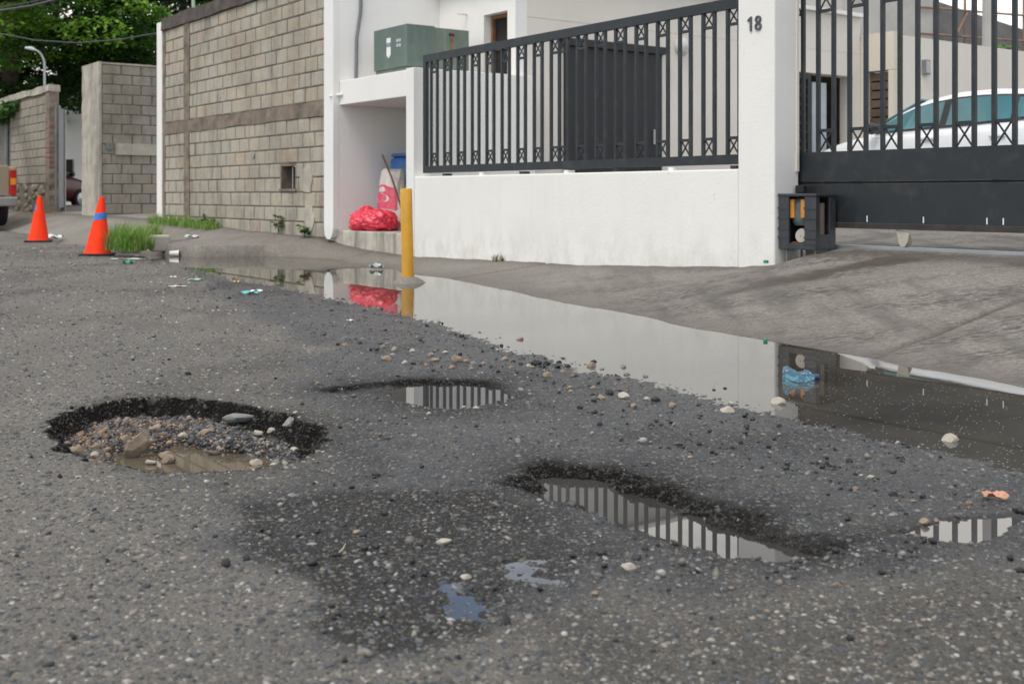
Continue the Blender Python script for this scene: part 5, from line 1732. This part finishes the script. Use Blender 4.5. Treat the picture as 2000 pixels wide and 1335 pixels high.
def weed(a, b, h, label, seed, n=70):
    rng = np.random.default_rng(seed)
    base = S(a, b, pave_zs(a, b))
    root = thing("weed", base, label, "plant")
    st = MB()
    cs = []
    for k in range(5):
        tip = base + Vector((rng.uniform(-.08, .08), rng.uniform(-.08, .08), h * rng.uniform(.5, 1)))
        st.tube([base, base.lerp(tip, .5) + Vector((rng.uniform(-.02, .02), 0, 0)), tip], [.004, .003, .002], 4)
        cs.append((*tip, .05)); cs.append((*base.lerp(tip, .6), .05))
    st.build("stem", mat_basic("weed_stem", (.08, .12, .04), .7), root)
    leaf_cloud("leaves", cs, n // 10, .06, [(.05, .14, .05), (.08, .18, .05), (.14, .19, .04)], root, 1, .1, seed)
weed(-8.9, -.05, .26, "small leafy weed against the block wall below the vent", 51)
weed(-8.05, -.06, .16, "yellowish weed at the wall foot beside the white post", 52)
weed(-11.4, -.1, .2, "bushy low weed at the right end of the wall's grass", 53, 120)

# ------------------------------------------------ concrete stub, edging pieces
def rock(name, loc, r, mat, label, cat, seed, scale=(1, 1, .6), group=None, kids=None, rz=0):
    v, f = ico(1)
    v = v * (1 + .22 * fbm(v[:, 0] * 1.6 + seed * 3.1 + v[:, 2], v[:, 1] * 1.6 - seed * 1.3, seed, 2))[:, None]
    v = np.sign(v) * np.abs(v) ** .85
    m = MB()
    m.v = [tuple(q * r * np.array(scale)) for q in v]
    m.f = [tuple(q) for q in f]
    o = m.build(name, mat, None, True, angle=35)
    o.location = loc
    o.rotation_euler = (0, 0, rz)
    return tag(o, label, cat, group, "thing")
sx_, sy_ = GT(312, 474, .09)
stub = MB().box(-.075, .075, -.12, .12, -.1, .11).build("concrete_stub", m_plaster, None, bevel=.02)
stub.location = (sx_, sy_, .08); stub.rotation_euler = (0, .03, ANG)
tag(stub, "short broken concrete stub beside the grass clump at the kerb", "concrete block", kind="thing")

# ------------------------------------------------ litter
m_film = mat_basic("clear_blue_plastic", (.10, .36, .55), .12, .35, 40)
m_filmw = mat_basic("white_plastic", (.62, .64, .64), .35, .15, 20)
m_teal = mat_basic("teal_plastic", (.08, .42, .42), .35, .3, 20)
m_paper = mat_basic("white_paper", (.68, .68, .66), .7, .06, 10)
m_greenp = mat_basic("green_plastic", (.015, .25, .10), .35, .1)
# crushed blue bottle floating in the gutter
cx, cy = G(1562, 742, 0.0)
bt = thing("plastic_bottle", (cx, cy, RD), "crushed pale blue plastic bottle floating in the puddle", "bottle", None, -.12)
mg, nt_, bb_ = new_mat("blue_bottle_plastic")
bb_.inputs["Base Color"].default_value = (.30, .62, .82, 1); bb_.inputs["Roughness"].default_value = .06
bb_.inputs["Transmission Weight"].default_value = .88; bb_.inputs["IOR"].default_value = 1.3
rows_ = []
for t in np.linspace(0, 1, 22):
    x = -.072 + .137 * t
    r = 1.08 * np.interp(t, [0, .03, .14, .28, .46, .60, .74, .87, .93, 1], [.012, .038, .042, .031, .018, .021, .029, .017, .010, .010])
    rows_.append([(x, r * (1 + (.12 if t < .2 else .03) * math.sin(9 * q) + .05 * math.sin(3 * q + 13 * t)) * math.cos(q), .016 + r * (1 + (.12 if t < .2 else .03) * math.sin(9 * q) + .05 * math.sin(3 * q + 13 * t)) * math.sin(q)) for q in np.linspace(0, 2 * math.pi, 19)])
MB().grid(rows_).build("body", mg, bt, True, local=True, angle=25)
MB().lathe([(.012, .0625), (.0125, .063), (.0125, .078), (.011, .08)], (0, 0, .016), 12, 'x').build("cap", mat_basic("navy_cap", (.02, .05, .14), .4), bt, True, local=True)
# paper cup lying on the kerb
cx, cy = G(340, 499, .01)
cup = thing("paper_cup", (cx, cy, RD + .038), "white paper cup lying on its side at the kerb edge", "cup", None, .15)
MB().lathe([(.028, -.055), (.030, -.054), (.040, .055), (.043, .056), (.043, .062), (.038, .06), (.028, -.045)], (0, 0, 0), 20, 'x', False).build("wall", m_paper, cup, True, local=True)
MB().lathe([(.001, -.05), (.029, -.05), (.029, -.046)], (0, 0, 0), 20, 'x', False).build("base", m_paper, cup, True, local=True)
def scrap(px, py, z, w, mat, label, cat, seed, h=.012, asp=.5, name="litter_scrap", rz=0.0):
    """crumpled sheet of litter with thickness"""
    x, y = GT(px, py, z) if z > .1 else G(px, py, z)
    rng = np.random.default_rng(seed)
    n = 9
    top, bot = [], []
    for i in range(n):
        r1, r2 = [], []
        for k in range(n):
            u, v = i / (n - 1) - .5, k / (n - 1) - .5
            hz = h * (rng.uniform(0, 1) * (1 - 1.2 * max(abs(u), abs(v))) + .35 * (1 + math.sin(u * 9 + seed * 2.3 + v * 5)))
            e = 1 + rng.uniform(-.12, .12)
            r1.append((u * w * e, v * w * asp * e, hz + .004)); r2.append((u * w * e, v * w * asp * e, hz + .002))
        top.append(r1); bot.append(r2)
    m = MB().grid(top).grid(bot)
    o = m.build(name, mat, None, True, angle=30)
    o.location = (x, y, (z if z > .26 else max(RD, road_zs(x, y), pave_zs(*toab(x, y)))) + .002)
    o.rotation_euler = (0, 0, rz)
    return tag(o, label, cat, kind="thing")
scrap(487, 574, .012, .15, m_teal, "torn teal and white plastic wrapper on the wet road", "wrapper", 1, .018, .4)
scrap(500, 570, .014, .10, m_filmw, "white torn corner of wrapper beside the teal one", "wrapper", 2, .016, .35, rz=.3)
scrap(735, 524, .01, .15, mat_basic("clear_film", (.34, .38, .37), .2, .3, 30), "crumpled clear plastic in the puddle left of the bollard", "plastic bag", 3, .05, .45)
scrap(105, 467, .02, .28, m_filmw, "crumpled white plastic bag behind the farther cone", "plastic bag", 4, .07, .6)
scrap(250, 506, .01, .40, m_filmw, "flat pale plastic strip beside the nearer cone's base", "plastic strip", 5, .012, .22)
scrap(251, 515, .012, .13, m_greenp, "flattened green plastic scrap near the puddle's far end", "plastic scrap", 6, .03, .6)
scrap(338, 542, .012, .06, m_paper, "tiny white paper flake on the road, left of the green film", "paper scrap", 7, .008, .5)
scrap(382, 548, .012, .13, mat_basic("pale_green_film", (.32, .48, .40), .4, .2, 20), "pale green plastic film on the road", "plastic film", 8, .014, .5)
scrap(345, 561, .012, .15, m_sack, "flat pale wrapper on the road below the paper flake", "wrapper", 9, .008, .4)
scrap(462, 550, .012, .05, mat_basic("yellow_scrap", (.55, .33, .03), .5), "small yellow plastic scrap on the road near the puddle", "plastic scrap", 10, .014, .6)
scrap(684, 627, .012, .045, m_paper, "small white paper scrap on the dark road crumbs", "paper scrap", 11, .008, .4)
scrap(265, 488, .01, .09, m_film, "blue plastic scrap under the grass clump at the water's edge", "plastic scrap", 12, .03, .6)
scrap(375, 455, .16, .2, m_filmw, "white plastic scrap on the pavement by the wall's grass", "plastic scrap", 13, .04, .5)
scrap(705, 447, .27, .16, m_filmw, "white crumpled paper on the recess step, left of the red bag", "paper scrap", 14, .04, .5)
scrap(740, 449, .268, .10, mat_basic("pale_green_scrap", (.45, .55, .5), .5), "pale green scrap at the edge of the recess step", "plastic scrap", 15, .02, .5)
m_leafo = mat_basic("dry_leaf_pink", (.50, .26, .17), .6, .2, 30)
scrap(1945, 974, .012, .062, m_leafo, "curled dry pink-brown leaf on the wet road at the right", "leaf", 16, .016, .45, "dry_leaf", -.4)
def cap(px, py, z, label, r=.016):
    x, y = GT(px, py, z)
    o = MB().lathe([(r, 0), (r, r), (r * .85, r * 1.15), (r * .1, r * 1.2)], (0, 0, 0), 14).build("bottle_cap", m_greenp, None, True)
    o.location = (x, y, z - .003)
    tag(o, label, "bottle cap", kind="thing")
cap(1496, 513, pave_zs(*toab(*GT(1496, 513, .15))), "green bottle cap at the foot of the numbered pillar", .02)
cap(1495, 665, RD + .004, "green bottle cap at the concrete's waterline", .012)
rb = random.Random(5)
tw = MB().tube([(0, 0, .003), (.010, .012, .012), (.012, .03, .016)], [.0012, .0011, .0006], 5).build("straw", mat_basic("straw", (.5, .47, .3), .7), None)
x_, y_ = G(660, 1085, .015); tw.location = (x_, y_, road_zs(x_, y_))
tag(tw, "tiny pale straw stem on the dark damp asphalt", "straw", kind="thing")

# ------------------------------------------------ loose stones, each one its own
M_ST = {'t': mat_basic("tan_stone", (.235, .18, .13), .65, .25, 45, .4, 250, dirt=(.16, .11, .07), dscale=40),
        'w': mat_basic("white_stone", (.37, .335, .28), .6, .15, 45, .4, 250, dirt=(.35, .3, .25), dscale=40),
        'd': mat_basic("black_tar_chunk", (.018, .018, .019), .6, .4, 60, .9, 200),
        'g': mat_basic("grey_stone", (.21, .205, .195), .8, .25, 45, .4, 250, dirt=(.09, .085, .08), dscale=40)}
STM = []
for k in range(7):
    v, f = ico(1)
    rk = np.random.default_rng(k + 70)
    v = v * (1 + .30 * fbm(v[:, 0] * 1.5 + k * 3.1 + v[:, 2] * .8, v[:, 1] * 1.5 - k * 1.3, k, 2))[:, None]
    for _ in range(5 if k > 1 else 3):      # broken faces
        nn = rk.normal(0, 1, 3); nn /= np.linalg.norm(nn)
        dd = v @ nn
        v = v - np.outer(np.maximum(dd - rk.uniform(.5, .75), 0), nn)
    me = bpy.data.meshes.new("stone")
    me.from_pydata([tuple(q) for q in v], [], [tuple(q) for q in f])
    me.shade_smooth()
    me.set_sharp_from_angle(angle=math.radians(24))
    me.materials.append(M_ST['t'])
    STM.append(me)
def stone(px, py, size, tone, label, group, z=None, flat=.62, asp=.75, rz=None, mesh=None, lift=0.0, floor=False, tilt=None):
    zz = .012 if z is None else z
    x, y = G(px, py, zz)
    if z is None:
        zz = road_zs(x, y)
    else:
        zz = z + RD
    if floor: zz = max(road_zs(x, y), -.088 + RD) + .002
    r = size / 2 / F * y
    o = bpy.data.objects.new("stone", STM[rb.randrange(7) if mesh is None else mesh])
    COL.objects.link(o)
    o.material_slots[0].link = 'OBJECT'
    o.material_slots[0].material = M_ST[tone]
    o.scale = (r, r * asp, r * flat)
    o.location = (x, y, zz + r * flat * .5 + lift)
    o.rotation_euler = tilt if tilt else (rb.uniform(-.15, .15), rb.uniform(-.15, .15), rb.uniform(-.5, .5) if rz is None else rz)
    return tag(o, label, "stone", group, "thing")
LAB = {'t': ("tan pebble lying loose on the wet asphalt", "loose tan pebbles"), 'd': ("black crumb of tar lying loose on the wet asphalt", "loose black tar crumbs"),
       'g': ("grey pebble lying loose on the wet asphalt", "loose grey pebbles"), 'w': ("small white pebble lying loose on the wet asphalt", "loose white pebbles")}
LANDMARKS = ((1945, 974, "the curled dry leaf"), (1855, 862, "the flat white stone in the dark water"), (1520, 789, "the white-topped brown stone"), (1420, 806, "the oval white stone"),
             (1218, 774, "the long white pebble on the wet road"), (1702, 932, "the pair of white pebbles"), (1860, 1035, "the small puddle with the sky in it"), (1490, 853, "the honey-brown stone"),
             (893, 705, "the row of tan stones"), (1048, 710, "the dark clump at the waterline"), (1367, 868, "the squarish tar chunk"), (1613, 904, "the row of tar crumbs"), (905, 786, "the barred reflection in the shallow hole"),
             (1155, 716, "the tan stone in the shallows"), (1280, 780, "the long tar sliver"), (620, 752, "the shallow hole's far end"), (1300, 960, "the long hole's black bank"), (690, 672, "the crumbs by the bollard's reflection"))
USED = {}
def pebble_label(px, py, s, t):
    d = sorted(LANDMARKS, key=lambda l: (l[0] - px) ** 2 + ((l[1] - py) * 2.2) ** 2)
    size = "tiny" if s < 9 else "small" if s < 12 else "middling" if s < 16 else "large"
    kind = {'t': "tan pebble", 'd': "black tar crumb", 'g': "grey pebble", 'w': "white pebble"}[t]
    for l in d:
        dx, dy = px - l[0], (py - l[1]) * 2.2
        side = ("right of" if dx > 0 else "left of") if abs(dx) > abs(dy) else ("in front of" if dy > 0 else "beyond")
        if dx * dx + dy * dy < 90: side = "touching"
        lab = f"{size} {kind} {side} {l[2]}"
        if lab not in USED:
            USED[lab] = 1
            return lab
    return lab
for px, py, s, t in ((1133, 797, 14, 'd'), (1175, 778, 19, 't'), (1190, 768, 22, 'd'), (1158, 770, 12, 'd'), (1160, 783, 13, 'd'), (1218, 774, 27, 'w'), (1210, 762, 10, 'd'), (1237, 791, 15, 't'),
                     (1264, 777, 15, 'w'), (1280, 780, 20, 'd'), (1313, 790, 20, 't'), (1115, 764, 12, 't'), (1112, 757, 12, 't'), (1158, 757, 15, 't'), (1172, 830, 15, 'd'), (1174, 809, 9, 'd'),
                     (1225, 827, 7, 'd'), (1255, 838, 6, 'd'), (1272, 831, 15, 'd'), (1214, 861, 10, 'd'), (1256, 854, 8, 'd'), (1247, 862, 9, 't'), (1305, 876, 11, 'd'), (1290, 876, 8, 'd'), (1335, 874, 9, 'd'),
                     (1324, 873, 8, 'd'), (1349, 884, 11, 'd'), (1348, 894, 12, 't'), (1367, 868, 14, 'd'), (1430, 875, 12, 'd'), (1446, 865, 14, 'd'), (1410, 867, 7, 'd'), (1398, 887, 8, 'd'),
                     (1459, 829, 11, 'd'), (1522, 828, 11, 'd'), (1410, 822, 7, 'd'), (1463, 895, 9, 'd'), (1503, 891, 7, 'd'), (1538, 908, 11, 'd'), (1488, 913, 10, 'd'), (1450, 911, 7, 'd'),
                     (1586, 904, 10, 'd'), (1596, 904, 11, 'd'), (1602, 901, 9, 't'), (1614, 904, 14, 'd'), (1622, 910, 8, 'd'), (1630, 911, 10, 'd'), (1640, 912, 9, 'd'), (1658, 900, 17, 'd'),
                     (1670, 925, 12, 'd'), (1682, 927, 8, 'w'), (1702, 932, 16, 'w'), (1594, 923, 10, 'd'), (1624, 939, 10, 'd'), (1640, 941, 9, 'd'), (1642, 953, 10, 'd'), (1690, 948, 9, 'd'), (1671, 954, 14, 't'),
                     (1745, 966, 17, 'd'), (1751, 978, 9, 't'), (1764, 970, 8, 'd'), (1803, 970, 16, 'd'), (1785, 980, 14, 't'), (1708, 988, 8, 'd'), (1893, 982, 15, 't'), (1870, 990, 11, 'd'), (1922, 987, 8, 'd'),
                     (1988, 997, 24, 'd'), (1770, 1003, 10, 'd'), (1708, 1003, 7, 'w'), (1805, 1018, 23, 't'), (1829, 1013, 12, 't'), (1770, 1060, 12, 'd'), (1870, 1008, 10, 'd'),
                     (770, 684, 16, 't'), (805, 686, 14, 'w'), (842, 694, 17, 't'), (850, 706, 20, 't'), (893, 705, 26, 't'), (910, 706, 14, 't'), (790, 710, 14, 'w'), (832, 715, 12, 't'), (925, 708, 13, 'g'),
                     (943, 709, 13, 't'), (985, 700, 16, 't'), (1003, 704, 10, 'd'), (1033, 712, 11, 'w'), (1048, 710, 26, 'd'), (1068, 709, 18, 'd'), (1041, 714, 9, 't'), (1108, 712, 14, 'd'), (1092, 703, 11, 'd'),
                     (870, 689, 13, 'w'), (748, 679, 14, 't'), (755, 704, 26, 't'), (883, 719, 16, 't'), (920, 721, 14, 't'), (1070, 733, 20, 't'), (1065, 743, 9, 'd'), (1100, 722, 11, 't'), (998, 716, 11, 't'),
                     (690, 738, 12, 't'), (620, 752, 11, 't'), (660, 675, 10, 'd'), (675, 676, 13, 't'), (703, 672, 12, 'd'), (820, 665, 9, 'd'), (963, 677, 9, 'd'), (890, 650, 8, 'd'),
                     (1126, 732, 9, 'd'), (930, 797, 14, 'w'), (838, 809, 12, 'w'), (905, 786, 17, 'w')):
    lb_, gp_ = LAB[t]
    stone(px, py, s, t, pebble_label(px, py, s, t), gp_)
# stones that stand out
for px, py, s, t, lab in ((1015, 664, 15, 't', "lone tan stone in the puddle near its road side"), (1155, 716, 20, 't', "tan stone standing in the shallow water, black crumb behind it"), (1160, 708, 12, 'd', "black crumb in the water just behind the tan stone"),
                          (1176, 722, 12, 'g', "grey pebble in the shallow water right of the tan stone"), (1203, 734, 9, 'd', "tiny black crumb at the very edge of the puddle"), (1217, 718, 15, 't', "flat tan pebble barely breaking the puddle's surface"),
                          (1261, 736, 13, 'g', "round grey pebble alone in the pale reflection"), (1416, 760, 11, 'd', "reddish dark crumb floating in the middle of the pale reflection"), (1394, 763, 10, 'd', "flat black flake in the puddle beside the reddish crumb"),
                          (1428, 789, 14, 'w', "small white pebble in the puddle above the oval white stone"), (1420, 806, 28, 'w', "oval white stone at the puddle's road edge"), (1520, 789, 34, 'w', "white-topped brown stone in the puddle near the bottle's reflection"),
                          (1855, 862, 36, 'w', "flat white stone lying alone in the dark reflection of the gate"), (1490, 853, 18, 't', "honey-brown stone on the wet road below the gate's reflection"),
                          (1570, 775, 9, 'd', "thin dark flake in the puddle under the floating bottle")):
    stone(px, py, s, t, lab, None, z=-.003, flat=.6)
for px, py, s, t, lab in ((697, 1045, 18, 't', "egg-shaped tan pebble on the damp patch, nearest the camera's left"), (868, 1066, 32, 'w', "largest pale stone on the dark damp patch"), (1228, 1112, 30, 'w', "flat long white pebble beside the thin water film"),
                          (910, 1132, 22, 'w', "flat white pebble above the blue film of water"), (880, 1212, 20, 'w', "round white pebble left of the blue film of water"), (1162, 1166, 18, 't', "tan pebble right of the blue film of water"), (1172, 1152, 12, 't', "small tan pebble right of the blue film, next to a larger one"), (442, 948, 14, 'd', "single black crumb on the dry asphalt below the big pothole")):
    stone(px, py, s, t, lab, None, flat=.5)
# stones in the big hole
for px, py, s, t, lab, fl, asp, rz, me_ in ((272, 893, 46, 't', "large pointed brown rock in the big pothole's water", 1.5, .5, .5, 5), (331, 878, 32, 't', "blocky tan rock beside the pointed one in the pothole", .75, .8, .1, 5),
                                           (143, 884, 44, 't', "long brown stone at the left end of the pothole", .5, .5, .5, 1), (150, 893, 22, 't', "small brown stone under the long one at the pothole's left", .6, .8, 0, 2),
                                           (404, 838, 42, 't', "flat tan slab on the pothole gravel, left of the grey slab", .35, .6, .25, 5), (468, 830, 62, 'g', "large flat grey slab near the far wall of the pothole", .35, .5, .15, 6),
                                           (357, 843, 22, 'w', "white stone left of the slabs in the pothole", .6, .7, 0, 1), (505, 845, 28, 'w', "white elongated stone in the pothole's middle", .45, .6, -.2, 4), (530, 845, 20, 'w', "white stone right of the elongated one in the pothole", .6, .8, .3, 5),
                                           (565, 848, 30, 'g', "round grey stone near the pothole's right wall", .8, .9, .2, 2), (500, 881, 26, 'w', "white stone near the pothole's front edge", .5, .7, -.3, 0), (575, 873, 20, 'w', "pale stone at the pothole's right front", .6, .8, .3, 3),
                                           (535, 885, 18, 'w', "pale pebble between two white stones at the pothole's front", .6, .8, .1, 1), (295, 906, 30, 'w', "white flat stone lying in the muddy pothole water", .35, .6, 0, 4), (325, 893, 30, 't', "half-sunk tan stone in the muddy pothole water", .5, .8, 0, 0),
                                           (185, 878, 20, 'w', "pale stone among the brown ones at the pothole's left", .6, .8, 0, 3), (186, 862, 22, 't', "tan stone under the pothole's left wall", .7, .8, 0, 2), (245, 852, 20, 't', "orange-tan stone under the far wall of the pothole", .7, .8, .2, 0), (300, 839, 22, 't', "long orange-tan stone at the foot of the far wall", .5, .5, .3, 1)):
    stone(px, py, s, t, lab, "stones lying in the big pothole", z=-.088 if py > 888 else -.045, flat=fl, asp=asp, rz=rz, mesh=me_, floor=True, tilt=(.2, .55, .4) if s == 46 else None, lift=.012 if s == 46 else 0)
